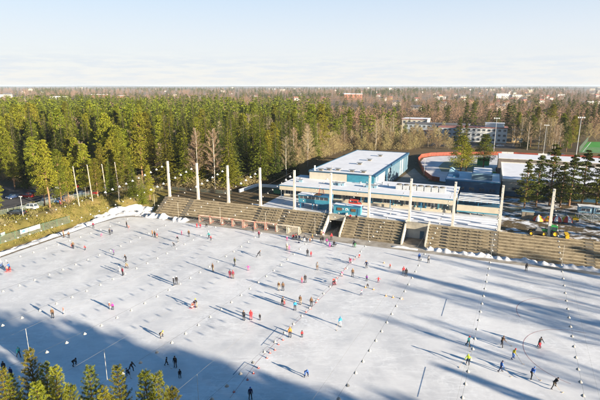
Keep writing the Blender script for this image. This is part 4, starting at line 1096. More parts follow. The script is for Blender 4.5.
def bare_crown(h, rmax, seed, limbs, twigs, low=.25, tw=.05, up=.9):
    rg = np.random.default_rng(seed); B = []; D = []; LL = []; WW = []; br = []
    for k in range(limbs):
        f = k/limbs; z = h*(low+(.92-low)*f); a = k*2.4+rg.uniform(-.4, .4)
        Lb = rmax*(1.25-.9*f)*rg.uniform(.7, 1.2)
        d = np.array((math.cos(a), math.sin(a), up*(.7+.6*f))); d /= np.linalg.norm(d); p0 = np.array((0, 0, z)); p1 = p0+d*Lb*1.2
        br.append((tuple(p0), tuple(p1)))
        for q in range(twigs):
            g = rg.uniform(.15, 1.05); p = p0+d*Lb*1.2*g
            dd = d*.8+rg.normal(0, .55, 3)+np.array((0, 0, .25)); B.append(p); D.append(dd); LL.append(rg.uniform(.6, 1.5)*(1.1-.4*f)); WW.append(tw*rg.uniform(.7, 1.5))
    V, F = sprays(np.array(B), np.array(D), np.array(LL), np.array(WW), rg, 1.0)
    return V, F, br
LEAF_S = leafmat('spruce_needles', (.028, .046, .007), (.205, .21, .014), .08)
LEAF_SD = leafmat('dark_spruce_needles', (.014, .028, .008), (.095, .115, .014), .08)
LEAF_P = leafmat('pine_needles', (.038, .060, .008), (.26, .255, .018), .10)
TWIG_F = leafmat('woodland_twigs', (.27, .19, .10), (.58, .43, .25), .15)
LEAF_D = leafmat('dark_pine_needles', (.028, .046, .010), (.16, .17, .02), .15)
TWIG_B = leafmat('birch_twigs', (.19, .14, .085), (.44, .34, .21), .15)
TWIG_G = leafmat('alder_twigs', (.18, .14, .07), (.42, .335, .165), .15)
BARK_S = mat('spruce_bark', (.10, .075, .055), .9, .25, 2); BARK_P = mat('pine_bark', (.30, .155, .075), .9, .25, 2, col2=(.13, .085, .06)); BARK_B = mat('birch_bark', (.58, .54, .48), .8, .2, 2.5, col2=(.25, .22, .19))
BARK_G = mat('alder_bark', (.19, .155, .115), .9, .2, 2)
def trunk(h, r0, m, bends=4, seed=0, branches=(), top=.97, br=.045):
    rg = random.Random(seed); b = MB(); pts = []
    for k in range(bends+1): f = k/bends; pts.append((rg.uniform(-.12, .12)*(0 < k < bends), rg.uniform(-.12, .12)*(0 < k < bends), -.4+(h*top+.4)*f))
    for k in range(bends): b.tube(pts[k], pts[k+1], r0*(1-k/bends)**.8+.03, r0*(1-(k+1)/bends)**.8+.03, 7, cap=False)
    for p, q in branches: b.tube(p, q, br*1.3, br*.4, 4, cap=False)
    return b.mesh('trunk', m)
def tree_proto(name, cat, tm, cm):
    r = thing(name, 'x', cat, (0, 0, 0)); link('trunk', tm, r); link('crown', cm, r); return r
PROT = {'spruce': [], 'pine': [], 'birch': [], 'alder': [], 'yardpine': []}
LOW = {}
for k in range(4):
    h, r = (19, 3.5) if k < 2 else (20, 4.0); V, F = spruce_crown(h, r, 10+k, 44, 13, low=.05+.05*(k % 2), dens=1.9, wide=.8, sz=.62)
    PROT['spruce'].append(Once(tree_proto('spruce_tree', 'spruce', trunk(h, .24, BARK_S, 4, k), npmesh('crown', V, F, LEAF_SD if k % 2 == 0 else LEAF_S))))
for k in range(4):
    h, r = 18.5, 3.0+.25*k; V, F, br = pine_crown(h, r, 30+k, 52, 150, low=.14+.09*(k % 3), sz=.60)
    PROT['pine'].append(Once(tree_proto('pine_tree', 'pine', trunk(h, .21, BARK_P, 5, k, br), npmesh('crown', V, F, LEAF_P))))
for k in range(3):
    h, r = 18, 3.0; V, F, br = bare_crown(h, r, 50+k, 34, 60, low=.25, tw=.04)
    PROT['birch'].append(Once(tree_proto('birch_tree', 'birch', trunk(h, .13, BARK_B, 6, k), npmesh('crown', V, F, TWIG_B))))
for k in range(3):
    h, r = 13, 3.4; V, F, br = bare_crown(h, r, 60+k, 30, 80, low=.08, tw=.05, up=.7)
    PROT['alder'].append(Once(tree_proto('bare_tree', 'bare tree', trunk(h, .12, BARK_G, 5, k, br[::3], br=.03), npmesh('crown', V, F, TWIG_G))))
for k in range(2):
    h, r = 17.5, 3.0; V, F, br = pine_crown(h, r*.85, 80+k, 34, 130, low=.12, sz=.68)
    PROT['yardpine'].append(Once(tree_proto('pine_tree', 'pine', trunk(h, .2, BARK_P, 5, 9+k, br, br=.07), npmesh('crown', V, F, LEAF_D))))
def plant(kind, x, y, label, group, sc=1.0, z=None, k=None):
    k = rnd.randrange(len(PROT[kind])) if k is None else k
    if z is None: z = height(*ST(x, y))
    return PROT[kind][k]((x, y, z-.05), rnd.uniform(0, 6.28), label, group, (sc*rnd.uniform(.92, 1.08), sc*rnd.uniform(.92, 1.08), sc))
# the forest: every tree of the front rows on its own
EDGE_UV = [(-80, 183), (0, 180), (60, 183), (97, 187), (130, 189), (152, 187), (215, 190), (240, 189), (262, 184.5), (283, 181), (300, 171), (322, 159), (346, 150.6), (411, 150.3), (416, 147), (432, 141)]
def edge_v(u):
    for (a, va), (c, vc) in zip(EDGE_UV[:-1], EDGE_UV[1:]):
        if a <= u <= c: return va+(vc-va)*(u-a)/(c-a)
    return None
fr = random.Random(11); cells = {}; cand = []
tries = 0
while tries < 60000:
    tries += 1
    Yd = math.sqrt(fr.uniform(140**2, 640**2)); u0 = fr.uniform(-30, 432); x = (u0-300)/FOC*Yd*1.03
    u, v, d = pix(x, Yd, UP); e = edge_v(u)
    if e is None or v > e-.3: continue
    if u > 330 and Yd > 430: continue
    if u > 396 and Yd > 285: continue
    sp_ = 5.1 if Yd < 230 else (5.6 if Yd < 330 else 7.2)
    s, t = ST(x, Yd)
    if 11 < s < 200 and 60 < t < 155: continue
    if -13 < s < 17 and 28 < t < 92: continue
    key = (int(x//8), int(Yd//8)); ok = True
    for i in (-1, 0, 1):
        for j in (-1, 0, 1):
            for (xx, yy) in cells.get((key[0]+i, key[1]+j), ()):
                if (xx-x)**2+(yy-Yd)**2 < sp_*sp_: ok = False
    if not ok: continue
    cells.setdefault(key, []).append((x, Yd)); cand.append((d, x, Yd, u))
cand.sort(); print('forest', len(cand))
quota = {'spruce': 150, 'pine': 150, 'birch': 95, 'alder': 45}
rest = []
GRP = {'spruce': 'spruces of the forest behind the rink', 'pine': 'pines of the forest behind the rink', 'birch': 'bare birches of the forest behind the rink', 'alder': 'bare trees of the forest edge'}
def where(u, s, t):
    if u < 95: return 'behind the car park'
    if u < 160: return 'above the left bank'
    if u < 262: return 'behind the left terrace'
    if u < 330: return 'left of the ice hall'
    return 'behind the ice hall'
ADJ = {'spruce': ('dense dark green spruce', 'narrow yellow-green spruce'), 'pine': ('sunlit yellow-green pine', 'tall-trunked pine with a high crown'), 'birch': ('bare white-stemmed birch', 'bare brown-twigged birch'), 'alder': ('low bare brown tree', 'low bare tan tree')}
for d, x, y, u in cand:
    p = fr.random()
    if u < 165: kind = 'pine' if p < .52 else ('spruce' if p < .93 else 'birch')
    elif u < 290: kind = 'spruce' if p < .52 else ('pine' if p < .78 else 'birch')
    elif u < 330: kind = 'birch' if p < .38 else ('alder' if p < .50 else ('pine' if p < .75 else 'spruce'))
    else: kind = 'birch' if p < .52 else ('alder' if p < .72 else ('spruce' if p < .92 else 'pine'))
    sc = fr.choice((.72, .85, .95, 1.0, 1.08, 1.2))*fr.uniform(.94, 1.06)*(1.0 if u < 330 else .92)*((1.2 if d < 330 and u < 330 else 1.06) if kind in ('spruce', 'pine') else .98)
    if quota[kind] > 0 and -12 < u < 440:
        quota[kind] -= 1; s, t = ST(x, y); k = fr.randrange(len(PROT[kind]))
        plant(kind, x, y, ADJ[kind][k % 2]+' in the forest '+where(u, s, t), GRP[kind], sc, UP, k)
    else: rest.append((x, y, kind, sc))
# lone and pair trees placed one by one: kind, foot on the photo, height factor, label
for kind, u, v, sc, l in (
    ('pine', 50, 207.5, 1.12, 'tall bushy pine standing between the parked cars'), ('pine', 62, 204, .95, 'pine just right of the tallest car park pine'), ('pine', 87.5, 194, .95, 'pine between the first and second wooden poles'),
    ('pine', -3, 216, .80, 'pine at the left picture edge in front of the car park'), ('pine', 38, 191, 1.05, 'pine at the back of the car park right of the black car'), ('pine', 74, 190, 1.0, 'pine beside the far red car'),
    ('pine', 103, 192.5, .95, 'pine between the second and third wooden poles'), ('pine', 113, 190, 1.0, 'pine between the third and fourth wooden poles'), ('pine', 80, 192, 1.05, 'pine behind the first wooden pole'), ('spruce', 27, 188, 1.1, 'tall spruce at the back of the car park behind the red car'), ('pine', 118, 188, 1.15, 'large pine left behind the last wooden pole'),
    ('pine', 69, 202, .8, 'bushy pine hiding cars left of the first wooden pole'), ('pine', 45, 205.5, .78, 'pine directly left of the tall bushy car park pine'), ('pine', 98, 197, .72, 'low pine right of the second wooden pole foot'), ('spruce', 111, 194.5, .66, 'small spruce behind the third wooden pole'), ('pine', 15, 189, 1.05, 'pine at the back of the car park, far left'),
    ('spruce', 134, 200, .72, 'young spruce right of the last wooden pole'), ('spruce', 143, 206, .5, 'short spruce beside the top of the snow bank'), ('pine', 150, 199, .62, 'young pine by the left end of the terrace'), ('pine', 127, 193.5, .9, 'pine just behind the last wooden pole'),
    ('yardpine', 524, 208, .86, 'thin pine left of the shed in front of the beige hall'), ('yardpine', 536, 206, .92, 'pine right above the shed in front of the beige hall'), ('yardpine', 549, 206, 1.10, 'tallest pine in front of the beige hall, above the tractor'),
    ('yardpine', 560, 207, .80, 'pine in front of the beige hall right of the tallest one'), ('yardpine', 569, 206, .92, 'dark pine in front of the beige hall near the yellow roller'), ('yardpine', 581, 206, 1.0, 'dark pine behind the nearer stilt cabin'), ('yardpine', 596, 207, .95, 'dark pine behind the stilt cabin at right end'),
    ('yardpine', 608, 206, 1.05, 'dark pine at the right picture edge behind the yard'),
    ('pine', 460.5, 173, .88, 'bushy pine behind the left end of the dark blue building'), ('pine', 483, 169, .85, 'pine behind the blue square tower'), ('pine', 466, 171, .62, 'smaller pine beside the bushy pine by the dark blue building'),
    ('yardpine', 458, 147.5, 1.05, 'dark pine in front of the white school, left'), ('yardpine', 465, 147, .85, 'lower dark pine right of the taller one before the school'),
    ('yardpine', 465, 131, 1.35, 'tall dark pine behind the school, left of a pair'), ('yardpine', 472, 131, 1.4, 'tall dark pine behind the school, right of a pair'), ('yardpine', 487, 133, 1.0, 'round dark pine behind the school penthouse'), ('yardpine', 497, 133, 1.1, 'dark pine above the right end of the school penthouse'), ('yardpine', 506, 136, 1.35, 'big dark pine at the right end of the school'),
    ('yardpine', 419, 124, .95, 'pine far behind the school gym block'), ('yardpine', 427, 125, 1.1, 'pine behind the long school wing, left one'), ('yardpine', 437, 125, 1.0, 'pine behind the long school wing, middle one'), ('yardpine', 447, 126, 1.05, 'pine behind the long school wing, right one'),
    ('spruce', 398, 139, .9, 'sunlit spruce at the end of the forest, left of the school gym'), ('spruce', 405, 141, .75, 'narrow spruce nearest the school gym'), ('spruce', 409, 131, .6, 'small spruce before the school gym block'),
    ('alder', 412, 148, .95, 'bare tan tree behind the red fence bend'), ('alder', 420, 147, .9, 'bare tan tree above the red fence, second in the row'), ('alder', 428, 147, .95, 'bare tan tree above the red fence, third in the row'), ('alder', 437, 147, .95, 'bare tan tree above the red fence, fourth in the row'), ('alder', 445, 147, .8, 'bare tan tree nearest the school pines'), ('alder', 416, 141, .9, 'bare tan tree before the school gym'), ('alder', 433, 142, .9, 'bare tan tree before the low annex'),
    ('birch', 527, 150, .95, 'bare birch left in the grove right of the school'), ('birch', 538, 150, 1.15, 'tall pale birch standing out in the right grove'), ('birch', 545, 150, 1.05, 'birch right of the tall pale one in the grove'), ('birch', 552, 149, 1.0, 'birch in the middle of the right grove'), ('birch', 520, 147, 1.0, 'bare birch beside the ochre house'), ('birch', 558, 151, .9, 'birch near the right end of the grove'), ('birch', 563, 147, .9, 'birch behind the mast by the green pitch'),
    ('pine', 530, 147, 1.05, 'green pine in the middle of the right grove'), ('pine', 549, 143, 1.35, 'tall green pine with a pointed top in the right grove'), ('spruce', 564, 143, 1.3, 'tall spruce with a pointed top in the right grove'), ('pine', 560, 147, 1.1, 'green pine at the right side of the grove'), ('pine', 571, 148, 1.05, 'green pine nearest the mast by the green pitch'), ('spruce', 524, 148, .95, 'spruce at the left of the right grove'), ('pine', 516, 144, 1.1, 'pine behind the ochre house'), ('pine', 566, 152, .8, 'low green pine behind the red fence at right'), ('spruce', 574, 140, 1.1, 'dark spruce behind the grove at right'), ('pine', 535, 138, 1.2, 'pine at the back of the right grove'),
    ('yardpine', 584, 132, 1.1, 'dark pine left of the pale modern building'), ('yardpine', 590, 134, 1.2, 'dark pine in front of the pale modern building'), ('yardpine', 597, 131, 1.2, 'dark pine at the right picture edge far back'), ('alder', 588, 140, .9, 'bare brown bush tree behind the green pitch'), ('alder', 596, 141, .9, 'bare brown tree behind the green pitch at right edge'), ('alder', 580, 140, .8, 'bare tree left of the green pitch back corner'),
    ('alder', 481, 132, .95, 'round bare tree left of the school penthouse'), ('alder', 443, 135, .8, 'bare tree at the end of the long school wing')):
    x, y, z = survey(u, v, UP); o_ = plant(kind, x, y, l, None, sc, UP)
    if 'beige hall' in l or 'stilt cabin' in l or 'yard' in l: o_.scale = (o_.scale[0]*1.4, o_.scale[1]*1.4, o_.scale[2])
    if 'dark blue building' in l or 'blue square tower' in l: o_.scale = (o_.scale[0]*1.75, o_.scale[1]*1.75, o_.scale[2])
# tan thicket between the ice hall, the red fence and the school
for k in range(34):
    u = fr.uniform(402, 452); v = fr.uniform(137.5, 149.5)
    if u < 415 and v > 146: continue
    x, y, z = survey(u, v, UP); plant('alder', x, y, 'bare tan tree in the thicket left of the school', 'bare trees of the thicket by the school', fr.uniform(.45, .72), UP)
for k in range(26):
    u = fr.uniform(512, 572); v = fr.uniform(139, 150.5); x, y, z = survey(u, v, UP)
    plant('birch' if k % 2 else 'alder', x, y, 'leafless tree among the grove right of the school', 'leafless trees of the grove by the school', fr.uniform(.7, 1.05), UP)
for k in range(95):
    u = fr.uniform(292, 420); e_ = edge_v(u); v = e_-fr.uniform(.1, 3.4); x, y, z = survey(u, v, UP)
    plant('alder', x, y, 'low bare tan tree on the forest edge round the ice hall', 'bare trees round the ice hall', fr.uniform(.5, .85), UP)
# deep forest, brown woods and groves out to the horizon: each one mass
def lowcone(seed):
    V, F = spruce_crown(19, 3.2, seed, 13, 6, low=.12, dens=.42, wide=2.2, sz=1.5); return V, F
def lowpine(seed):
    V, F, b = pine_crown(18, 2.8, seed, 12, 15, low=.45, sz=2.0); return V, F
def lowbare(seed):
    V, F, b = bare_crown(16, 3.4, seed, 13, 16, low=.1, tw=.22); return V, F
def mass(name, label, cat, items, gens, m, vs=1.0):
    protos_ = [g(100+i) for i, g in enumerate(gens)]; VV = []; FF = []; o = 0; rg = np.random.default_rng(4)
    for x, y, k, sc in items:
        V, F = protos_[k % len(protos_)]; a = rg.uniform(0, 6.28); c, s = math.cos(a), math.sin(a)
        P = np.empty_like(V); P[:, 0] = (V[:, 0]*c-V[:, 1]*s)*sc*vs+x; P[:, 1] = (V[:, 0]*s+V[:, 1]*c)*sc*vs+y; P[:, 2] = V[:, 2]*sc+(UP-.2 if name != 'near_wood' else height(*ST(x, y)))
        VV.append(P); FF.append(F+o); o += len(V)
    me = npmesh(name, np.concatenate(VV), np.concatenate(FF), m); ob = link(name, me); tag(ob, label, cat, None, 'stuff'); print(name, len(items), o)
mass('deep_forest', 'dense green conifer forest stretching back behind the front trees', 'forest', [(x, y, fr.randrange(4), sc) for x, y, k, sc in rest if k in ('spruce', 'pine')], [lowcone, lowcone, lowpine, lowcone], LEAF_S)
bare = [(x, y, fr.randrange(3), sc) for x, y, k, sc in rest if k not in ('spruce', 'pine')]
far_con = []
def clump(x, y): return math.sin(x*.011+1.3)*math.sin(y*.006+.4)+.7*math.sin(x*.0043-y*.0031)+.5*math.sin(x*.023+y*.013)
n = 0
while n < 11500:
    Yd = 230*math.exp(fr.random()**.9*3.35)
    u = fr.uniform(-20, 620); x = (u-300)/FOC*Yd*1.0
    s, t = ST(x, Yd)
    if u < 300 and Yd < 560: continue
    if u < 440 and Yd < 330: continue
    if -40 < s < 66 and 60 < t < 232: continue
    if 60 < s < 205 and t < 262: continue
    if -34 < s < 66 and 225 < t < 296: continue
    if 128 < s < 170 and 325 < t < 348: continue
    c = clump(x, Yd) + fr.uniform(-.5, .5)
    if c < -.75: continue
    n += 1
    g = 1.0+.35*(Yd > 1500)
    if c > .9 or fr.random() < .12: far_con.append((x, Yd, fr.randrange(4), g*fr.uniform(.7, 1.1)))
    else: bare.append((x, Yd, fr.randrange(3), g*fr.uniform(.6, 1.05)))
mass('bare_woods', 'brown leafless woods around the school and away to the horizon', 'woods', bare, [lowbare]*3, TWIG_F, 1.3)
mass('distant_conifers', 'dark conifer groves scattered through the distant town', 'woods', far_con, [lowcone, lowpine, lowcone, lowpine], LEAF_D, 1.2)
# brushwood under the forest edge
br_items = []
while len(br_items) < 900:
    u = fr.uniform(-10, 425); e_ = edge_v(u)
    if e_ is None: continue
    v = e_-abs(fr.gauss(0, 4 if u < 290 else 6))+.4; x, y, z = survey(u, v, UP); s, t = ST(x, y)
    if -13 < s < 17 and 28 < t < 92: continue
    br_items.append((x, y, fr.randrange(3), fr.uniform(.12, .30)))
for q in range(260):
    u = fr.uniform(318, 424); v = (edge_v(u) or 147)-fr.uniform(-.6, 3.2); x, y, z = survey(u, v, UP); s, t = ST(x, y)
    if not (-13 < s < 17 and 28 < t < 92) and not (s > 15 and 62 < t < 128): br_items.append((x, y, fr.randrange(3), fr.uniform(.16, .34)))
mass('undergrowth', 'brown brushwood along the foot of the forest', 'undergrowth', br_items, [lowbare]*3, TWIG_G, 1.5)
# ridge of woods along the horizon
def ridge_hill(name, Y0, hgt, seed, m):
    rg = random.Random(seed); V = []; F = []; n = 160
    ph = [rg.uniform(0, 6) for _ in range(5)]
    for i in range(n+1):
        x = -Y0*.9+1.8*Y0*i/n
        h = hgt*(.55+.25*math.sin(i*.09+ph[0])+.2*math.sin(i*.23+ph[1])+.08*math.sin(i*.71+ph[2]))+hgt*.10*rg.random()
        V += [(x, Y0-700, UP-1), (x, Y0, UP+h), (x, Y0+900, UP+h*.8), (x, Y0+1500, UP-1)]
    for i in range(n):
        for j in range(3): a = i*4+j; F.append((a, a+4, a+5, a+1))
    structure(link(name, npmesh(name, np.array(V), np.array(F), m)))
HILLM = mat('wooded_hill', (.055, .06, .04), .95, .3, .004, col2=(.11, .09, .07))
ridge_hill('hills', 9500, 22, 3, HILLM); ridge_hill('hills', 13500, 30, 5, HILLM); ridge_hill('hills', 5600, 9, 9, HILLM)

# ------------------------------------------------------------------ young pines in front of the camera, on the near bank
def near_pine(h, seed, base_w):
    rg = np.random.default_rng(seed); B = []; D = []; LL = []; WW = []; br = []
    z = h-.15; k = 0
    while z > h*.28:
        dep = h-z; Lb = min(base_w, .22+dep*.25)*rg.uniform(.85, 1.1); nb = int(rg.integers(5, 8)); a0 = rg.uniform(0, 6)
        for j in range(nb):
            a = a0+2*PI*j/nb+rg.uniform(-.25, .25); L_ = Lb*rg.uniform(.7, 1.1); rise = .85-.5*min(1, dep/7)
            p0 = np.array((0, 0, z)); p1 = p0+np.array((math.cos(a)*L_, math.sin(a)*L_, rise*L_)); br.append((tuple(p0), tuple(p1)))
            m_ = max(3, int(L_/.15))
            for q in range(m_):
                g = .22+.78*(q+.5)/m_; p = p0+(p1-p0)*g+np.array((0, 0, .10*L_*g*g))
                sl = .14+.30*(1-g)*L_*.6; sa = a+rg.choice((-1, 1))*rg.uniform(.4, 1.1)
                tip = p+np.array((math.cos(sa)*sl, math.sin(sa)*sl, sl*.8))
                for e in range(30):
                    f = rg.uniform(.2, 1.0); c = p+(tip-p)*f; dd = (tip-p)/np.linalg.norm(tip-p)*.7+rg.normal(0, .55, 3)+np.array((0, 0, .25))
                    B.append(c); D.append(dd); LL.append(rg.uniform(.12, .22)); WW.append(rg.uniform(.016, .028))
        z -= .38+.02*dep; k += 1
    for e in range(26): B.append(np.array((0, 0, h-.5+.02*e))); D.append(rg.normal(0, .4, 3)+np.array((0, 0, .8))); LL.append(.2); WW.append(.04)
    V, F = sprays(np.array(B), np.array(D), np.array(LL), np.array(WW), rg, 1.0)
    return V, F, br
LEAF_N = leafmat('young_pine_needles', (.05, .075, .010), (.33, .315, .028), .2)
NP = []
for k, (h, w) in enumerate(((17, 2.1), (16.2, 1.8), (17, 1.9))):
    V, F, br = near_pine(h, 200+k, w)
    NP.append((h, Once(tree_proto('pine_tree', 'pine', trunk(h, .15, mat('young_bark', (.09, .065, .04), .9, .2, 3), 6, k, br, br=.02), npmesh('crown', V, F, LEAF_N)))))
for u, v, k, l in ((28.5, 352, 0, 'tallest young pine in the foreground at bottom left'), (45, 366, 1, 'slender foreground pine just right of the tallest one'), (55, 369, 2, 'bright bushy foreground pine, third from the left'), (10, 379, 1, 'low foreground pine left of the tallest one'),
                   (1, 371, 0, 'foreground pine cut by the left picture edge'), (89, 369.5, 1, 'foreground pine in the middle of the row, alone'), (117, 369, 0, 'foreground pine right of the middle of the row'), (144.5, 374, 2, 'foreground pine, second from the right end of the row'), (157, 376, 1, 'foreground pine at the right end of the row'),
                   (172, 391, 2, 'lowest foreground pine top at the right end of the row'), (70, 388, 2, 'small dark pine top between two taller foreground pines'), (104, 392, 1, 'small dark pine top right of the lone middle pine'), (36, 385, 2, 'pine hidden between the two left foreground pines')):
    h = NP[k][0]; zt = UP+h*.96-.6; x, y, _ = survey(u, v, zt); g = height(*ST(x, y)); sc = (zt-g)/h
    NP[k][1]((x, y, g-.03), rnd.uniform(0, 6), l, 'young pines on the near bank', (sc*.95, sc*.95, sc))
# taller trees along the near side and the right end of the rink: their shadows reach far across the ice
tall = []
edge_pts = [(survey(u, v), 0) for u, v in ((-45, 306), (0, 314), (40, 319), (75, 325), (110, 334), (150, 344), (200, 358), (240, 371), (280, 384), (320, 393), (370, 399), (420, 403))]
for row in range(6):
    t = -92.5-3.1*row; prev = None
    path_ = []
    for (x, y, _), _q in edge_pts:
        es, et = ST(x, y)                       # the sun moves shadows by (-.79,.61) in the world
        ds, dt = .79*S_[0]-.61*S_[1], .79*T_[0]-.61*T_[1]
        k = (t-et)/dt; path_.append((es+k*ds, k*.2126))
    s = path_[0][0]+row*1.1
    while s < path_[-1][0]:
        for (a, ha), (c, hc) in zip(path_[:-1], path_[1:]):
            if a <= s <= c: hh = ha+(hc-ha)*(s-a)/(c-a)
        g = height(s, t); tall.append(('spruce', s+rnd.uniform(-.4, .4), t+rnd.uniform(-.8, .8), (hh-g)/19.6*rnd.uniform(.86, 1.05)))
        s += rnd.uniform(2.0, 2.8)
for q in range(110):
    s_ = rnd.uniform(30, path_[0][0]+2); t_ = rnd.uniform(-106, -92.5); tall.append(('spruce', s_, t_, rnd.uniform(.80, .95)*min(1, .55+(s_-30)/40)))
for u, v, n_ in ((236, 342, 5), (247, 348, 4), (440, 346, 3), (452, 352, 3)):
    es, et = ST(*survey(u, v)[:2]); k = (-95-et)/dt
    for q in range(n_):
        s_ = es+k*ds+rnd.uniform(-1.2, 1.2)+(q-n_/2)*.5
        if s_ < 112: tall.append(('spruce', s_, -95+rnd.uniform(-3, 3), (k*.2126-height(s_, -95))/19.6*rnd.uniform(.92, 1.03)))
print('shade trees', len(tall), [round(h, 1) for _, h in path_])
near_wood = [(W(s_, t_)[0], W(s_, t_)[1], k_, sc_) for k_, (kd, s_, t_, sc_) in enumerate(tall)]
def woodcone(seed): V, F = spruce_crown(19.4, 3.1, seed, 20, 9, low=.06, dens=.8, wide=1.6, sz=1.1); return V, F
mass('near_wood', 'dense spruce wood along the near bank of the rink', 'forest', near_wood, [woodcone]*3, LEAF_S)
tall = [('pine', s, t, sc) for s, t, sc in ((135, -48, 1.05), (139, -25, .95), (153, -20, 1.0), (131, -77, .85))]
tall += [('birch', s, t, sc) for s, t, sc in ((128, -68, 1.0), (133, -54, 1.05), (139, -36, 1.1), (145, -33, 1.0), (134, -30, .95), (150, -46, 1.1), (160, -28, 1.1), (126, -50, .9), (148, -24, 1.0), (137, -66, 1.0), (144, -54, 1.05))]
tall += [('yardpine', s, t, sc) for s, t, sc in ((84, 20, .9), (90, 14, 1.0), (97, 24, 1.0), (104, 12, .9), (112, 20, 1.0), (88, 32, 1.0), (118, 6, .9), (106, 36, 1.0), (99, 3, .7))]
for kind, s, t, sc in tall:
    x, y, _ = W(s, t); o_ = plant(kind, x, y, {'spruce': 'tall spruce on the near bank of the rink, right below the camera', 'pine': 'pine on the bank at the right end of the rink', 'birch': 'bare birch on the bank at the right end of the rink', 'yardpine': 'pine beyond the right end of the yard'}[kind],
                             {'spruce': 'spruces on the near bank', 'pine': 'pines at the right end of the rink', 'birch': 'birches at the right end of the rink', 'yardpine': 'pines beyond the yard'}[kind], sc)
    if kind == 'pine': o_.scale = (o_.scale[0]*.7, o_.scale[1]*.7, o_.scale[2])
# rough yellow grass on the left bank
def grass():
    rg = np.random.default_rng(8); B = []; D = []
    while len(B) < 11000:
        s, t = rg.uniform(-84, -62.5), rg.uniform(-80, 12); g = height(s, t)
        if g < .35: continue
        c = math.sin(s*.9+t*.3)+math.sin(t*.7-s*.4)+rg.uniform(-1, 1.4)
        if c < 0: continue
        x, y, _ = W(s, t); B.append((x, y, g-.03)); D.append((rg.normal(0, .45), rg.normal(0, .45), 1))
    n = len(B); V, F = sprays(np.array(B), np.array(D), rg.uniform(.25, .65, n), rg.uniform(.10, .28, n), rg, .3)
    tag(link('grass', npmesh('grass', V, F, leafmat('dry_grass', (.10, .10, .022), (.27, .225, .06), .3))), 'dry yellowish grass on the left bank', 'grass', None, 'stuff')
grass()
# bushes on the left bank and by the terrace
def bush_mesh(seed):
    V, F, br = bare_crown(1.6, 1.3, seed, 16, 26, low=.05, tw=.03, up=.8); return V, F
bp_ = thing('bare_bush', 'x', 'bush', (0, 0, 0), 0, 'low bushes on the left bank'); V, F = bush_mesh(7); link('twigs', npmesh('twigs', V, F, TWIG_G), bp_)
bp_ = Once(bp_)
for k, (s, t) in enumerate(((-69, -38), (-70.5, -27), (-68, -22), (-71, -14), (-66, 4), (-63, 8.5), (-60, 9.5), (-56, 8), (-53.5, 4.5), (-67.5, -48))):
    x, y, z = ground_at(s, t); bp_((x, y, z-.05), k, 'low bare brown bush growing on the grassy left bank', None, rnd.uniform(.7, 1.3))
# light and air
HAZE = 7.5e-5
SKYP = (.05, 1.0, .5, 2.0)
VEIL = (5.6, 5.5, 5.3); VEIL2 = (3.5, 4.7, 6.4); CLOUD = (4.3, 4.75, 5.3)
SUNE = 5.0; SUNC = (1.0, .87, .68); EXPO = 1.75
# ------------------------------------------------------------------ people
SKIN = mat('skin', (.50, .32, .24), .6, .05, 5)
CL = {k: mat('cloth_'+k, c, .85, .15, 6) for k, c in dict(black=(.018, .018, .022), dark=(.035, .035, .045), navy=(.02, .03, .09), blue=(.03, .12, .42), bright=(.03, .30, .55), teal=(.03, .28, .30), red=(.55, .03, .04), maroon=(.22, .02, .05),
     pink=(.70, .12, .26), magenta=(.60, .04, .30), orange=(.75, .24, .03), coral=(.72, .20, .14), yellow=(.75, .58, .03), lime=(.55, .75, .03), white=(.72, .72, .72), cream=(.60, .54, .44), grey=(.20, .20, .21), light=(.42, .43, .45),
     brown=(.16, .09, .05), tan=(.36, .26, .16), olive=(.12, .13, .05), green=(.04, .22, .07), purple=(.20, .05, .30)).items()}
BLADE = mat('blade_steel', (.6, .6, .62), .25, .05, 3, metal=.9)
def rot(v, ax, a):
    c, s = math.cos(a), math.sin(a); x, y, z = v
    return {'x': (x, y*c-z*s, y*s+z*c), 'y': (x*c+z*s, y, -x*s+z*c), 'z': (x*c-y*s, x*s+y*c, z)}[ax]
def add(a, b): return (a[0]+b[0], a[1]+b[1], a[2]+b[2])
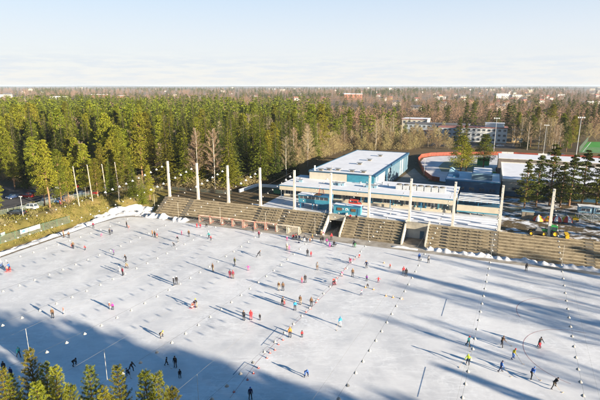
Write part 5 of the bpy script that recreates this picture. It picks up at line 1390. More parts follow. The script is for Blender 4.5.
def pose_joints(lean, hips, knees, arms, elbows, abd=(.12, .12), labd=(.07, .07), head=0.0, twist=0.0, child=False):
    "angles in degrees; +Y is forward. hips: thigh forward, knees: shank back, arms: upper arm forward, elbows: forearm up"
    k = dict(spine=.24, chest=.22, neck=.15, head=.19, sh=.19, ua=.29, fa=.26, hd=.09, hip=.095, th=.43, sh2=.42, ft=.19, hr=.105)
    if child: k.update(spine=.23, chest=.21, neck=.14, head=.22, sh=.175, ua=.25, fa=.22, th=.36, sh2=.35, hr=.125)
    J = {}; J['pelvis'] = (0, 0, 0)
    def lv(v): return rot(v, 'x', -R(lean))
    J['spine'] = add(J['pelvis'], lv((0, 0, k['spine']))); J['chest'] = add(J['spine'], lv((0, .01, k['chest']))); J['neck'] = add(J['chest'], lv((0, -.01, k['neck'])))
    hl = lean-head
    def hv(v): return rot(v, 'x', -R(hl))
    J['head'] = add(J['neck'], hv((0, .02, k['head']*.62))); J['crown'] = add(J['head'], hv((0, 0, .10)))
    J['_hv'] = hv
    for i, sd in enumerate((-1, 1)):
        tw = R(twist)*sd
        sh = add(J['chest'], lv((sd*k['sh'], sd*math.sin(R(twist))*.15, .07))); J['sh%d' % i] = sh
        def av(v, pitch):
            v = rot(v, 'y', -sd*abd[i]); v = rot(v, 'x', R(pitch)); return lv(v)
        el = add(sh, av((0, 0, -k['ua']), arms[i])); J['el%d' % i] = el
        wr = add(el, av((0, 0, -k['fa']), arms[i]+elbows[i])); J['wr%d' % i] = wr
        J['hd%d' % i] = add(wr, av((0, 0, -k['hd']), arms[i]+elbows[i])); J['_av%d' % i] = (lambda v, p=arms[i]+elbows[i], f=av: f(v, p))
        hp = (sd*k['hip'], 0, -.04); J['hp%d' % i] = hp
        def gv(v, pitch): v = rot(v, 'y', -sd*labd[i]); return rot(v, 'x', R(pitch))
        kn = add(hp, gv((0, 0, -k['th']), hips[i])); J['kn%d' % i] = kn
        an = add(kn, gv((0, 0, -k['sh2']), hips[i]-knees[i])); J['an%d' % i] = an
        fp = max(-40, min(25, (hips[i]-knees[i])*.55)); J['_fp%d' % i] = fp
        J['to%d' % i] = add(an, rot((0, k['ft'], -.055), 'x', R(fp))); J['he%d' % i] = add(an, rot((0, -.05, -.05), 'x', R(fp)))
    J['_k'] = k
    return J
def make_body(name, J):
    k = J['_k']; V = []; RAD = []; E = []; LBL = []
    def vx(p, r, lb): V.append(p); RAD.append(r); LBL.append(lb); return len(V)-1
    def ed(*ix):
        for a, c in zip(ix[:-1], ix[1:]): E.append((a, c))
    pe = vx(J['pelvis'], (.155, .125), 'leg'); sp = vx(J['spine'], (.15, .118), 'top'); ch = vx(J['chest'], (.175, .13), 'top'); nk = vx(J['neck'], (.062, .062), 'top')
    hd = vx(J['head'], (k['hr']*.78, k['hr']*.92), 'head'); cr = vx(J['crown'], (k['hr']*.72, k['hr']*.85), 'head'); ed(pe, sp, ch, nk, hd, cr)
    for i in range(2):
        sh = vx(J['sh%d' % i], (.085, .085), 'top'); el = vx(J['el%d' % i], (.062, .062), 'top'); wr = vx(J['wr%d' % i], (.046, .046), 'top'); ha = vx(J['hd%d' % i], (.042, .03), 'hand'); ed(ch, sh, el, wr, ha)
        hp = vx(J['hp%d' % i], (.105, .105), 'leg'); kn = vx(J['kn%d' % i], (.075, .075), 'leg'); an = vx(J['an%d' % i], (.052, .052), 'leg'); to = vx(J['to%d' % i], (.042, .035), 'foot'); ed(pe, hp, kn, an, to)
    me = bpy.data.meshes.new(name); me.from_pydata(V, E, []); me.update()
    ob = bpy.data.objects.new('tmp', me); C.objects.link(ob)
    m = ob.modifiers.new('skin', 'SKIN'); m.use_smooth_shade = True; ob.modifiers.new('sub', 'SUBSURF').levels = 1
    if not me.skin_vertices:
        bpy.context.view_layer.objects.active = ob
        me.attributes.new  # layer is added with the modifier in most builds
    for q, sv in enumerate(me.skin_vertices[0].data): sv.radius = RAD[q]; sv.use_root = (q == 0)
    dg = bpy.context.evaluated_depsgraph_get(); dg.update(); ev = ob.evaluated_get(dg)
    res = bpy.data.meshes.new_from_object(ev); bpy.data.objects.remove(ob)
    v = [tuple(x.co) for x in res.vertices]; f = [tuple(p.vertices) for p in res.polygons]
    b = MB(); arr = np.array(V); kinds = {'top': 0, 'leg': 1, 'head': 2, 'hand': 3, 'foot': 3}
    vv = np.array(v); b.add(v, f, 0)
    # colour each face by the joint it is nearest to, measured in joint radii
    rad = np.array([max(r) for r in RAD])
    for q, fc in enumerate(f):
        c = vv[list(fc)].mean(0); dist = np.linalg.norm(arr-c, axis=1)/(rad+.05); b.m[q] = kinds[LBL[int(dist.argmin())]]
    hv = J['_hv']
    def H(x, y, z): return add(J['head'], hv((x, y, z)))
    r = k['hr']
    b.tube(H(0, r*.82, .01), H(0, r*1.22, -.02), .020, .012, 6, 2)                 # nose
    for sd in (-1, 1):
        c = H(sd*.037, r*.86, .03); b.blob(c, .013, .013, .013, 3, 6, 4)            # eyes
        c = H(sd*r*.86, .0, .0); b.blob(c, .014, .026, .034, 2, 6, 4)               # ears
    b.tube(H(-.026, r*.88, -.048), H(.026, r*.88, -.048), .008, .008, 5, 3)        # mouth
    for i, sd in enumerate((-1, 1)):                                                # gloved fingers and thumb
        av = J['_av%d' % i]; hnd = J['hd%d' % i]
        for q, L in enumerate((.062, .072, .068, .052)):
            o = (-.03+.02*q)
            p0 = add(hnd, av((0, o, -.015))); p1 = add(hnd, av((-sd*.014, o, -.02-L*.55))); p2 = add(hnd, av((-sd*.042, o, -.02-L*.85)))
            b.tube(p0, p1, .0125, .0115, 6, 3); b.tube(p1, p2, .0115, .009, 6, 3)
        p0 = add(hnd, av((0, .03, .02))); p1 = add(hnd, av((-sd*.02, .062, -.012))); p2 = add(hnd, av((-sd*.03, .07, -.045)))
        b.tube(p0, p1, .014, .012, 6, 3); b.tube(p1, p2, .012, .010, 6, 3)
    # lower edge of the jacket
    lowz = min(J['he0'][2], J['he1'][2], J['to0'][2], J['to1'][2])-.075
    off = -lowz
    b.v = [(x, y, z+off) for x, y, z in b.v]
    return b.mesh(name, [SKIN]*4, True), off
def make_hat(J, off, pom):
    b = MB(); hv = J['_hv']; r = J['_k']['hr']
    def P(x, y, z): p = add(J['head'], hv((x, y, z))); return (p[0], p[1], p[2]+off)
    n = 12; rows = [(1.06, .045), (1.10, .06), (1.10, .10), (1.02, .14), (.80, .185), (.42, .212), (.01, .222)]; vs = []; fs = []
    for rr_, z in rows:
        for i in range(n): a = 2*PI*i/n; vs.append(P(r*.86*rr_*math.cos(a), -.006+r*.98*rr_*math.sin(a), z))
    for j in range(len(rows)-1):
        for i in range(n): fs.append((j*n+i, j*n+(i+1) % n, (j+1)*n+(i+1) % n, (j+1)*n+i))
    b.add(vs, fs)
    if pom: c = P(0, 0, .235); b.blob(c, .035, .035, .035, 0, 7, 5)
    return b.mesh('hat', [SKIN], True)
def make_skate(J, off, i):
    b = MB(); a, t, h = J['an%d' % i], J['to%d' % i], J['he%d' % i]; fp = R(J['_fp%d' % i])
    def Q(y, z, x=0): p = add(a, rot((x, y, z), 'x', fp)); return (p[0], p[1], p[2]+off)
    b.tube(Q(-.01, .10), Q(0, -.03), .066, .06, 8); b.tube(Q(-.05, -.05), Q(.17, -.058), .056, .044, 8)
    for x in (-.006,):
        P = [Q(-.09, -.125, x), Q(.22, -.125, x), Q(.24, -.10, x), Q(.18, -.09, x), Q(-.07, -.09, x)]; P2 = [Q(*q, .006) for q in ((-.09, -.125), (.22, -.125), (.24, -.10), (.18, -.09), (-.07, -.09))]
        b.add(P+P2, [(0, 1, 2, 3, 4), (9, 8, 7, 6, 5)]+[(q, (q+1) % 5, 5+(q+1) % 5, 5+q) for q in range(5)], 1)
    return b.mesh('skate', [CL['dark'], BLADE], False)
POSES = dict(
 stand=dict(lean=3, hips=(3, -2), knees=(6, 4), arms=(4, -3), elbows=(18, 15)),
 stroll=dict(lean=8, hips=(18, -14), knees=(14, 16), arms=(-18, 22), elbows=(25, 30), twist=8),
 glide=dict(lean=22, hips=(32, 6), knees=(42, 28), arms=(-14, 28), elbows=(28, 40), abd=(.3, .25), labd=(.08, .16), head=15, twist=10),
 lunge=dict(lean=42, hips=(62, -22), knees=(72, 14), arms=(40, -35), elbows=(30, 25), abd=(.35, .45), labd=(.06, .34), head=32, twist=16),
 stride=dict(lean=34, hips=(48, -8), knees=(62, 22), arms=(52, 30), elbows=(30, 45), abd=(.25, .3), labd=(.10, .26), head=26, twist=10),
 crouch=dict(lean=58, hips=(70, 62), knees=(88, 80), arms=(38, 34), elbows=(30, 34), labd=(.16, .18), head=40),
 push=dict(lean=16, hips=(16, 0), knees=(22, 14), arms=(48, 48), elbows=(22, 22), head=8),
 sit=dict(lean=12, hips=(84, 80), knees=(84, 78), arms=(28, 30), elbows=(48, 44), labd=(.10, .12), head=-6),
 wide=dict(lean=6, hips=(10, 2), knees=(16, 12), arms=(10, 6), elbows=(8, 12), abd=(1.05, 1.1), labd=(.14, .16)))
BODY = {}
def body(pose, child):
    key = (pose, child)
    if key not in BODY:
        J = pose_joints(child=child, **POSES[pose]); me, off = make_body('person_'+pose, J)
        BODY[key] = (me, make_hat(J, off, False), make_hat(J, off, True), make_skate(J, off, 0), make_skate(J, off, 1), J, off)
    return BODY[key]
def setm(o, i, m): o.material_slots[i].link = 'OBJECT'; o.material_slots[i].material = m
STK = mat('stick_wood', (.45, .33, .18), .6, .15, 4)
def person(u, v, pose, top, leg, hat, face, label, child=0, z=.006, stick=False, skates=True, gloves='black', group=None, world=None):
    sc = {0: 1.0, 1: .72, 2: .80}[child]
    me, h0, h1, s0, s1, J, off = body(pose, bool(child))
    loc = world or survey(u, v, z)
    o = link('person', me, None, loc, R(face)); o.scale = (sc*1.10, sc*1.10, sc*.98)
    setm(o, 0, CL[top]); setm(o, 1, CL[leg]); setm(o, 2, SKIN); setm(o, 3, CL[gloves])
    tag(o, label, 'person', group)
    h = link('hat', h1 if (child or rnd.random() < .3) else h0, o); setm(h, 0, CL[hat])
    for s in (s0, s1): link('skate' if skates else 'boot', s, o)
    if stick:
        hd = [add(J['hd%d' % i], (0, 0, off)) for i in range(2)]
        a = np.array(hd[0]); c = np.array(hd[1]); m_ = (a+c)/2
        tip = np.array((c[0]+.45, c[1]+.75, .03)); top_ = c+(c-tip)*.35
        b = MB(); b.tube(tuple(top_), tuple(tip), .016, .016, 6); b.tube(tuple(tip), tuple(tip+np.array((-.12, .26, .0))), .03, .025, 6); b.tube(tuple(top_), tuple(top_+(tip-top_)*.18), .02, .02, 6, 1)
        st = b.build('bandy_stick', [STK, BLACK], None, loc, R(face)); st.scale = o.scale
        tag(st, ('stick held by the '+label.split(' by ')[0].split(' on ')[0].split(' at ')[0])[:95], 'stick')
    return o
# u, v of the feet on the photo, pose, top, trousers, hat, facing (deg), label, size (0 adult, 1 child, 2 teen), stick
P = [
 (2.5, 267, 'glide', 'white', 'blue', 'white', 120, 'skater in white jacket at the very left edge of the ice', 0, 0),
 (10, 270.5, 'push', 'blue', 'navy', 'dark', 100, 'adult in blue jacket bending over a child at the left edge', 0, 0),
 (7.3, 271.5, 'stand', 'coral', 'red', 'pink', 60, 'child in red beside the blue-jacketed adult at left', 1, 0),
 (64, 237.5, 'stand', 'tan', 'brown', 'coral', 160, 'person in tan coat and pink hat on the snow edge right of the banner', 0, 0),
 (69, 238, 'stand', 'brown', 'black', 'black', 200, 'person in brown coat and black hat on the snow edge right of the banner', 0, 0),
 (73.5, 248.5, 'stroll', 'brown', 'dark', 'tan', 190, 'adult in brown jacket skating with a child near the banner', 0, 0),
 (72, 248, 'stand', 'coral', 'maroon', 'pink', 190, 'child in coral held by the brown-jacketed adult near the banner', 1, 0),
 (85.5, 250, 'glide', 'red', 'dark', 'red', 150, 'small child in red alone on the ice right of the banner pair', 1, 0),
 (93.5, 228.5, 'stand', 'maroon', 'dark', 'coral', 30, 'person in maroon by the snow bank below the wooden poles', 0, 0),
 (101, 236.2, 'crouch', 'pink', 'pink', 'pink', 240, 'child in pink bending low on the ice below the snow bank', 1, 0),
 (110, 234.8, 'stroll', 'dark', 'black', 'brown', 200, 'adult in dark clothes below the snow bank corner', 0, 0),
 (112.2, 233.5, 'stand', 'navy', 'dark', 'navy', 200, 'child in navy beside the dark adult below the snow bank', 1, 0),
 (127, 227.5, 'stand', 'black', 'black', 'black', 140, 'person in black at the corner of the snow bank', 0, 0),
 (129.5, 228, 'crouch', 'coral', 'red', 'red', 120, 'child in red beside the person in black at the snow bank corner', 1, 0),
 (114, 255, 'stand', 'purple', 'dark', 'purple', 120, 'child in purple casting a long shadow, left part of the ice', 2, 0),
 (126, 262, 'stroll', 'dark', 'black', 'brown', 140, 'adult in dark coat right of the purple child', 0, 0),
 (127.5, 267.5, 'crouch', 'tan', 'brown', 'olive', 170, 'person in tan jacket bent over below the dark-coated adult', 0, 0),
 (120, 271.5, 'glide', 'light', 'white', 'white', 120, 'child in white and grey left of a red-black skater', 1, 0),
 (123, 275.5, 'stand', 'maroon', 'black', 'dark', 160, 'skater in maroon top and black trousers below the white child', 0, 0),
 (110, 309, 'stand', 'coral', 'white', 'white', 160, 'child in coral and white hand in hand with a pink one', 2, 0),
 (113, 309.7, 'stand', 'magenta', 'dark', 'pink', 190, 'child in magenta jacket hand in hand with a coral one', 2, 0),
 (53, 318, 'stand', 'brown', 'black', 'tan', 190, 'adult in brown coat at the edge of the big shadow', 0, 0),
 (64, 314, 'stand', 'coral', 'light', 'coral', 140, 'child in coral jacket near the edge of the big shadow', 1, 0),
 (152.7, 236.8, 'stand', 'orange', 'dark', 'orange', 120, 'skater in orange jacket, left of a trio below the left terrace', 0, 0),
 (155, 237.3, 'stand', 'brown', 'black', 'dark', 150, 'skater in brown, middle of a trio below the left terrace', 0, 0),
 (157.2, 238, 'stand', 'maroon', 'tan', 'red', 200, 'skater in maroon, right of a trio below the left terrace', 2, 0),
 (174.5, 246.5, 'lunge', 'dark', 'black', 'dark', 110, 'dark skater leaning deep below the left terrace', 2, 0),
 (178, 242.3, 'stroll', 'dark', 'grey', 'pink', 130, 'dark skater with pink hat above the leaning one', 0, 0),
 (181.8, 235, 'stand', 'pink', 'pink', 'pink', 150, 'tiny child in pink near the snow heap', 1, 0),
 (189, 236.5, 'stand', 'brown', 'dark', 'tan', 170, 'adult in brown next to the tiny pink child', 0, 0),
 (197, 227.8, 'stand', 'red', 'red', 'red', 170, 'left of two people in red by the snow heap', 2, 0),
 (200.5, 228, 'stand', 'red', 'maroon', 'dark', 190, 'right of two people in red by the snow heap', 2, 0),
 (207.3, 227, 'crouch', 'black', 'black', 'black', 160, 'person in black crouching beside the parked goals', 0, 0),
 (209.3, 238.5, 'glide', 'teal', 'dark', 'teal', 150, 'adult in teal skating behind a red child', 0, 0),
 (211, 240.3, 'stand', 'red', 'black', 'red', 150, 'child in red in front of the teal adult', 1, 0),
 (253, 232.3, 'stand', 'dark', 'black', 'black', 170, 'dark figure standing close to the parked goals', 0, 0),
 (259, 237.5, 'stand', 'maroon', 'dark', 'pink', 170, 'person in maroon with pink hat below the parked goals', 0, 0),
 (258.3, 256.8, 'lunge', 'dark', 'black', 'brown', 260, 'dark skater bending in a stride, middle of the ice far side', 0, 0),
 (287, 240.5, 'stand', 'pink', 'magenta', 'white', 170, 'child in pink just left of the low bench', 1, 0),
 (287, 250, 'stand', 'cream', 'tan', 'white', 160, 'adult in cream jacket with a pink child, below the low bench', 0, 0),
 (289.2, 250, 'stand', 'pink', 'pink', 'pink', 200, 'pink child beside the cream-jacketed adult', 1, 0),
 (235, 265.3, 'stand', 'olive', 'grey', 'brown', 150, 'skater in olive jacket, middle of the ice', 0, 0),
 (213, 271.3, 'stand', 'brown', 'tan', 'brown', 140, 'skater in brown casting a long shadow, left of the olive one', 0, 0),
 (248.3, 270.5, 'wide', 'magenta', 'pink', 'pink', 180, 'child in bright pink with arms spread wide', 1, 0),
 (230, 278, 'stand', 'maroon', 'maroon', 'dark', 170, 'left of a pair in maroon, middle of the ice', 0, 0),
 (233, 278.5, 'stand', 'maroon', 'brown', 'red', 190, 'right of a pair in maroon, with red hat', 0, 0),
 (174, 285.5, 'stand', 'dark', 'black', 'white', 120, 'left of two dark skaters standing close together', 0, 0),
 (176.7, 284.5, 'stand', 'black', 'dark', 'white', 200, 'right of two dark skaters standing close together', 0, 0),
 (193, 307.3, 'sit', 'coral', 'white', 'red', 150, 'small child in coral sitting in a red push chair', 1, 0),
 (197, 307.5, 'push', 'black', 'tan', 'yellow', 130, 'adult in black with yellow hat pushing the red push chair', 0, 0),
 (279, 290.5, 'stand', 'brown', 'cream', 'tan', 170, 'tall skater in brown, left of a couple on mid ice', 0, 0),
 (283, 290.7, 'stand', 'brown', 'dark', 'dark', 190, 'skater in brown coat, right of a couple on mid ice', 0, 0),
 (282, 305.5, 'push', 'dark', 'black', 'brown', 240, 'dark adult bending to a red child near the blue jacket', 0, 0),
 (284.5, 304.7, 'stand', 'coral', 'red', 'white', 60, 'red child beside the dark bending adult', 1, 0),
 (295, 310.3, 'stand', 'bright', 'dark', 'tan', 190, 'skater in bright blue jacket near the red line', 0, 0),
 (244, 320.3, 'stand', 'dark', 'black', 'brown', 160, 'dark adult standing left of the long red coat', 0, 0),
 (251, 319.8, 'stand', 'red', 'red', 'red', 190, 'person in long red coat and red hat', 0, 0),
 (260, 320, 'stand', 'dark', 'dark', 'grey', 170, 'small dark child right of the long red coat', 1, 0),
 (160, 337.5, 'crouch', 'tan', 'dark', 'yellow', 250, 'person in tan with yellow helmet bending down at the shadow edge', 0, 0),
 (307.5, 256.3, 'stand', 'dark', 'black', 'black', 170, 'dark adult next to a red one below the open tunnel', 0, 0),
 (311, 256.7, 'stand', 'red', 'maroon', 'red', 190, 'person in red beside the dark adult below the open tunnel', 2, 0),
 (317.2, 270, 'stand', 'grey', 'brown', 'brown', 180, 'person in grey coat standing alone below the tunnel crowd', 0, 0),
 (302, 283, 'stand', 'coral', 'pink', 'pink', 170, 'child in coral left of a dark adult near the red line', 2, 0),
 (305.2, 282.7, 'stand', 'dark', 'dark', 'grey', 190, 'dark adult right of the coral child near the red line', 0, 0),
 (366.5, 268, 'glide', 'navy', 'dark', 'orange', 150, 'skater in navy with orange hat right of the lamp row', 0, 0),
 (352.6, 276.8, 'stand', 'brown', 'dark', 'orange', 180, 'tall person in brown with orange hat by the red line', 0, 0),
 (366.7, 281, 'stand', 'purple', 'dark', 'dark', 170, 'child in dark purple left of the red child', 2, 0),
 (367.7, 287, 'crouch', 'dark', 'black', 'dark', 160, 'small dark crouching child between orange cones', 1, 0),
 (378.3, 282.5, 'wide', 'red', 'maroon', 'red', 170, 'child in red with arms out right of the purple child', 1, 0),
 (361, 295.3, 'glide', 'light', 'navy', 'pink', 200, 'child in grey with pink hat near the orange cones', 1, 0),
 (403.3, 274.6, 'stand', 'red', 'dark', 'red', 180, 'left of a skating pair, in red jacket, right of centre', 0, 0),
 (406, 276.3, 'stand', 'black', 'black', 'black', 180, 'right of a skating pair, all in black, right of centre', 0, 0),
 (390.3, 267.8, 'sit', 'coral', 'dark', 'pink', 150, 'small child in coral sitting on the ice', 1, 0),
 (419, 260.8, 'stand', 'blue', 'navy', 'blue', 170, 'skater in blue below the closed tunnel', 0, 0),
 (428.3, 263, 'stand', 'grey', 'black', 'dark', 180, 'skater in grey right of the blue one below the closed tunnel', 0, 0),
 (311.3, 306.3, 'stand', 'brown', 'black', 'brown', 180, 'tall dark brown figure next to the red cones', 0, 0),
 (300.3, 304.5, 'stand', 'brown', 'tan', 'dark', 170, 'person in brown left of the red cones', 0, 0),
 (340, 326.3, 'stroll', 'bright', 'white', 'bright', 190, 'skater in bright blue jacket and pale trousers alone on open ice', 0, 1),
 (333, 285, 'crouch', 'dark', 'maroon', 'red', 200, 'person in dark top bending over a red push chair', 0, 0),
 (342, 276.4, 'stand', 'pink', 'coral', 'white', 180, 'child in pink next to the red cones', 1, 0),
 (351.3, 262.5, 'crouch', 'maroon', 'pink', 'dark', 130, 'person in maroon bending low at the far red cones', 0, 0),
 (359.5, 257.3, 'sit', 'red', 'coral', 'white', 150, 'small child in red near the farthest red cone', 1, 0),
 (353.3, 247, 'stand', 'grey', 'dark', 'dark', 170, 'person in grey at the foot of the stands right of the tunnel', 0, 0),
 (355, 247.3, 'stand', 'dark', 'green', 'grey', 190, 'person with green trousers at the foot of the stands right of the tunnel', 0, 0),
 (526, 271, 'stand', 'dark', 'black', 'black', 170, 'lone dark figure at the edge of the ice below the right terrace', 0, 0),
 (468, 346.3, 'stroll', 'teal', 'black', 'red', 190, 'player in teal jacket and red cap at lower right', 0, 1),
 (501.3, 346.8, 'stride', 'brown', 'dark', 'brown', 300, 'player in brown bending with a stick at lower right', 0, 1),
 (539, 347, 'push', 'black', 'black', 'dark', 200, 'adult in black leaning over a red child at lower right', 0, 0),
 (539.5, 348.6, 'stand', 'red', 'maroon', 'dark', 20, 'child in red in front of the black-clad adult at lower right', 1, 0),
 (512.3, 359, 'glide', 'yellow', 'blue', 'red', 250, 'player in yellow jacket and red cap at lower right', 0, 1),
 (468, 364.5, 'glide', 'lime', 'black', 'lime', 140, 'player in neon yellow jacket at lower right', 0, 1),
 (500.5, 372, 'stroll', 'blue', 'navy', 'navy', 250, 'player in blue standing upright with a stick at lower right', 0, 1),
 (530.7, 378, 'lunge', 'blue', 'black', 'blue', 290, 'player in blue lunging with one leg stretched back', 0, 1),
 (553, 388, 'lunge', 'black', 'black', 'dark', 270, 'player all in black lunging, nearest at lower right', 0, 1),
 (19, 357.5, 'stroll', 'teal', 'dark', 'teal', 230, 'skater in teal in the shadow at lower left', 0, 0),
 (4.7, 373, 'stand', 'dark', 'black', 'dark', 180, 'dark skater in the shadow at the lower left edge', 0, 0),
 (12, 379, 'stand', 'navy', 'black', 'blue', 170, 'skater in navy with blue hat in the shadow above the tall pine', 0, 0),
 (73, 365.5, 'crouch', 'black', 'black', 'black', 240, 'dark skater bending low on the shaded ice between pines', 0, 0),
 (131.3, 371.5, 'stride', 'black', 'black', 'black', 230, 'upper of two dark players in the shadow beside a white lamp', 0, 1),
 (129, 376, 'crouch', 'dark', 'black', 'dark', 60, 'lower of two dark players in the shadow beside a white lamp', 2, 0),
 (166.5, 365.5, 'stroll', 'black', 'black', 'black', 250, 'left of three dark players in the shadow', 2, 1),
 (175.5, 367.5, 'stand', 'black', 'dark', 'dark', 170, 'tallest of three dark players in the shadow', 0, 0),
 (180, 378, 'stand', 'black', 'black', 'dark', 200, 'nearest of three dark players in the shadow', 2, 0),
 (290, 337.3, 'stand', 'orange', 'dark', 'orange', 190, 'skater in orange jacket near the red line', 0, 0),
 (302, 337.3, 'stand', 'red', 'black', 'dark', 180, 'child in red right of the orange skater', 1, 0),
 (305.5, 375.8, 'crouch', 'blue', 'navy', 'blue', 200, 'person in blue crouching at the shadow edge, bottom centre', 0, 0),
 (250.5, 399.5, 'stand', 'navy', 'black', 'blue', 190, 'skater in navy at the very bottom edge of the picture', 0, 0),
 (304.5, 242, 'stand', 'dark', 'white', 'black', 170, 'person in dark coat at the left of the tunnel crowd', 0, 0),
 (307, 242.3, 'stand', 'black', 'dark', 'grey', 190, 'person in black at the left of the tunnel crowd', 2, 0),
 (310, 242.5, 'stand', 'orange', 'brown', 'tan', 160, 'child in orange in the tunnel crowd', 1, 0),
 (312.2, 241.5, 'stand', 'brown', 'dark', 'yellow', 190, 'person in brown with yellow hat in the tunnel crowd', 0, 0),
 (320.7, 242.3, 'stand', 'dark', 'dark', 'yellow', 170, 'dark child with yellow hat before the open tunnel', 2, 0),
 (322.8, 242.6, 'stand', 'black', 'black', 'dark', 190, 'person in black before the open tunnel', 0, 0),
 (326.8, 243.6, 'stand', 'magenta', 'dark', 'pink', 200, 'girl in magenta before the open tunnel', 2, 0),
 (329.7, 247.2, 'stand', 'purple', 'magenta', 'purple', 170, 'child in purple, nearest of the tunnel crowd', 2, 0),
 (331.3, 240, 'stand', 'red', 'dark', 'red', 190, 'person in a wide red jacket in the tunnel mouth', 0, 0),
 (323.6, 236, 'stand', 'pink', 'white', 'white', 170, 'child in pink and white by the tunnel side wall', 2, 0),
 (321.2, 237, 'stand', 'tan', 'brown', 'brown', 170, 'person in tan by the tunnel side wall', 0, 0),
 (334, 246, 'sit', 'black', 'dark', 'dark', 170, 'person in black sitting on the ice before the tunnel', 0, 0),
]
for u, v, pose, top, leg, hat, face, label, child, stick in P:
    person(u, v, pose, top, leg, hat, face+rnd.uniform(-12, 12), label, child, .008, bool(stick))
# sitting on the low bench and on the steps
for q, (dx, top, leg, hat, l) in enumerate(((-1.0, 'red', 'dark', 'dark', 'person in red sitting on the low bench'), (-.2, 'dark', 'black', 'red', 'dark person with red hat on the low bench'), (.7, 'navy', 'black', 'black', 'person in navy at the right end of the low bench'))):
    b0 = survey(297, 239.5, .006); x, y = b0[0]+dx*S_[0], b0[1]+dx*S_[1]
    person(0, 0, 'sit', top, leg, hat, 180-22+rnd.uniform(-8, 8), l, 0, 0, False, True, 'black', None, (x, y, .0))
for (s, k, top, leg, hat, l) in ((13.2, 6, 'red', 'dark', 'dark', 'person in red sitting at the top of the steps by the blue hut'), (14.9, 6, 'black', 'black', 'dark', 'person in black sitting at the top of the steps by the blue hut')):
    x, y, _ = W(s, k*RUN+.25); person(0, 0, 'sit', top, leg, hat, 180-22, l, 0, 0, False, False, 'black', None, (x, y, (k+1)*RISE+.0))
for (s, t, top, leg, hat, l) in ((-72.6, -13.5, 'red', 'dark', 'red', 'walker in red on the grassy bank by the car park'), (-73.2, -15.2, 'coral', 'maroon', 'pink', 'walker in coral on the grassy bank by the car park')):
    x, y, z = ground_at(s, t); person(0, 0, 'stroll', top, leg, hat, 120, l, 2 if top == 'coral' else 0, 0, False, False, 'black', None, (x, y, z))
# push chairs for the smallest skaters
def make_chair():
    r = thing('push_chair', 'x', 'push chair', (0, 0, 0), 0, 'push chairs on the ice')
    b = MB()
    for x in (-.22, .22): b.path([(x, .75, .12), (x, .6, .03), (x, -.5, .03), (x, -.42, 1.0)], .025); b.tube((x, -.44, .48), (x, .15, .48), .025); b.tube((x, .15, .48), (x, .2, .03), .025)
    b.tube((-.22, -.42, 1.0), (.22, -.42, 1.0), .025); b.build('frame', RED, r); bx('seat', -.24, .24, -.40, .15, .46, .50, RED, r); bx('backrest', -.24, .24, -.47, -.44, .6, .95, RED, r)
    return r
pc = Once(make_chair())
for (u, v, rz, l) in ((192.8, 307.3, 150, 'red push chair pushed by the black-jacketed adult with yellow hat'), (334.5, 284, 200, 'red push chair under the bending person by the red cones'), (8.3, 271.8, 100, 'red push chair next to the blue-jacketed adult at the left edge')):
    pc(survey(u, v, .007), R(rz), l)
bag_m = CL['black']
for (u, v, m, l) in ((331.5, 246.5, 'black', 'black bag lying on the ice before the tunnel crowd'), (336, 245, 'dark', 'dark bag at the right of the tunnel crowd'), (299, 243, 'navy', 'navy bag left of the tunnel crowd')):
    bb = thing('sports_bag', l, 'bag', survey(u, v, .007), rnd.uniform(0, 3)); b = MB().blob((0, 0, .16), .38, .2, .17, 0, 12, 8); b.build('bag_body', CL[m], bb, smooth=True); MB().path([(-.2, 0, .3), (-.1, 0, .42), (.1, 0, .42), (.2, 0, .3)], .015).build('handle', CL['grey'], bb)

# ------------------------------------------------------------------ air, sky, sun, camera
hz = MB().box(-24000, 24000, -1500, 24000, -2.5, 47).build('haze', None)
hm = bpy.data.materials.new('haze'); hm.use_nodes = True; N = hm.node_tree.nodes; L = hm.node_tree.links
N.remove(N['Principled BSDF']); pv = N.new('ShaderNodeVolumePrincipled'); pv.inputs['Color'].default_value = (.66, .76, .90, 1); pv.inputs['Density'].default_value = HAZE
pv.inputs['Anisotropy'].default_value = 0.0
L.new(pv.outputs[0], N['Material Output'].inputs['Volume']); hz.data.materials.clear(); hz.data.materials.append(hm); tag(hz, 'thin pale haze over the landscape', 'haze', None, 'stuff')
w = bpy.data.worlds.new('World'); bpy.context.scene.world = w; w.use_nodes = True; N = w.node_tree.nodes; L = w.node_tree.links
bg = N['Background']; sky = N.new('ShaderNodeTexSky'); sky.sky_type = 'NISHITA'; sky.sun_disc = False
SUN_AZ = math.atan2(.79, -.61); SUN_EL = R(12)
sky.sun_elevation = SUN_EL; sky.sun_rotation = SUN_AZ; sky.air_density = SKYP[1]; sky.dust_density = SKYP[2]; sky.ozone_density = SKYP[3]
# thin banks of cloud low over the horizon, thin veil above
tc = N.new('ShaderNodeTexCoord'); sep = N.new('ShaderNodeSeparateXYZ'); L.new(tc.outputs['Generated'], sep.inputs[0])
mp = N.new('ShaderNodeMapping'); mp.inputs['Scale'].default_value = (16, 16, 150); L.new(tc.outputs['Generated'], mp.inputs['Vector'])
nz = N.new('ShaderNodeTexNoise'); nz.inputs['Scale'].default_value = 1.0; nz.inputs['Detail'].default_value = 9; nz.inputs['Roughness'].default_value = .62; L.new(mp.outputs[0], nz.inputs['Vector'])
cr = N.new('ShaderNodeValToRGB'); cr.color_ramp.elements[0].position = .43; cr.color_ramp.elements[0].color = (0, 0, 0, 1); cr.color_ramp.elements[1].position = .58; cr.color_ramp.elements[1].color = (1, 1, 1, 1); L.new(nz.outputs['Fac'], cr.inputs['Fac'])
band = N.new('ShaderNodeValToRGB'); e = band.color_ramp.elements; e[0].position = .0; e[0].color = (.2, .2, .2, 1); e[1].position = .085; e[1].color = (0, 0, 0, 1)
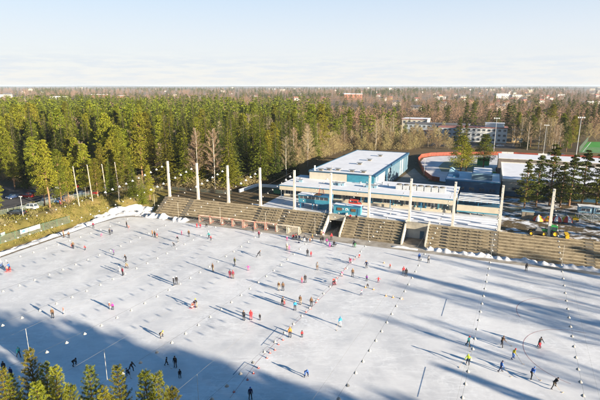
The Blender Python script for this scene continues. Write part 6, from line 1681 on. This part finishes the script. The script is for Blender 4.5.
q = e.new(.012); q.color = (.45, .45, .45, 1); q = e.new(.045); q.color = (.55, .55, .55, 1); q = e.new(.06); q.color = (.15, .15, .15, 1); L.new(sep.outputs['Z'], band.inputs['Fac'])
mu = N.new('ShaderNodeMath'); mu.operation = 'MULTIPLY'; L.new(cr.outputs['Color'], mu.inputs[0]); L.new(band.outputs['Color'], mu.inputs[1])
veil = N.new('ShaderNodeValToRGB'); e = veil.color_ramp.elements; e[0].position = 0; e[0].color = (.95, .95, .95, 1); e[1].position = .27; e[1].color = (.0, .0, .0, 1); q = e.new(.10); q.color = (.92,)*3+(1,); q = e.new(.18); q.color = (.8,)*3+(1,)
L.new(sep.outputs['Z'], veil.inputs['Fac'])
m1 = N.new('ShaderNodeMix'); m1.data_type = 'RGBA'; hs = N.new('ShaderNodeHueSaturation'); hs.inputs['Saturation'].default_value = 1.35; L.new(sky.outputs['Color'], hs.inputs['Color']); L.new(veil.outputs['Color'], m1.inputs['Factor']); L.new(hs.outputs['Color'], m1.inputs['A']); vc = N.new('ShaderNodeValToRGB'); e = vc.color_ramp.elements; e[0].position = .0; e[0].color = (*[c/8 for c in VEIL], 1); e[1].position = .30; e[1].color = (*[c/8 for c in VEIL2], 1); L.new(sep.outputs['Z'], vc.inputs['Fac'])
vm = N.new('ShaderNodeMix'); vm.data_type = 'RGBA'; vm.blend_type = 'MULTIPLY'; vm.inputs['Factor'].default_value = 1; L.new(vc.outputs['Color'], vm.inputs['A']); vm.inputs['B'].default_value = (8, 8, 8, 1); L.new(vm.outputs['Result'], m1.inputs['B'])
m2 = N.new('ShaderNodeMix'); m2.data_type = 'RGBA'; L.new(mu.outputs[0], m2.inputs['Factor']); L.new(m1.outputs['Result'], m2.inputs['A']); m2.inputs['B'].default_value = (*CLOUD, 1)
L.new(m2.outputs['Result'], bg.inputs['Color']); bg.inputs['Strength'].default_value = SKYP[0]
sl = bpy.data.lights.new('sun', 'SUN'); sl.energy = SUNE; sl.angle = R(.5); sl.color = SUNC
so = bpy.data.objects.new('sun', sl); C.objects.link(so)
from mathutils import Vector, Euler
sd_ = Vector((math.sin(SUN_AZ)*math.cos(SUN_EL), math.cos(SUN_AZ)*math.cos(SUN_EL), math.sin(SUN_EL)))
so.rotation_euler = sd_.to_track_quat('Z', 'Y').to_euler(); so.location = (60, -60, 80)
cam = bpy.data.cameras.new('camera'); co = bpy.data.objects.new('camera', cam); C.objects.link(co)
co.location = (0, 0, CAMH); co.rotation_euler = (PI/2-PITCH, 0, 0); cam.sensor_width = 36; cam.lens = FOC/600*36; cam.clip_start = .5; cam.clip_end = 60000
sc = bpy.context.scene; sc.camera = co
sc.view_settings.view_transform = 'Standard'; sc.view_settings.look = 'None'; sc.view_settings.gamma = 1; sc.view_settings.use_curve_mapping = False
sc.view_settings.exposure = EXPO
sc.cycles.max_bounces = 6; sc.cycles.transparent_max_bounces = 12; sc.cycles.volume_bounces = 0
sc.cycles.use_denoising = True
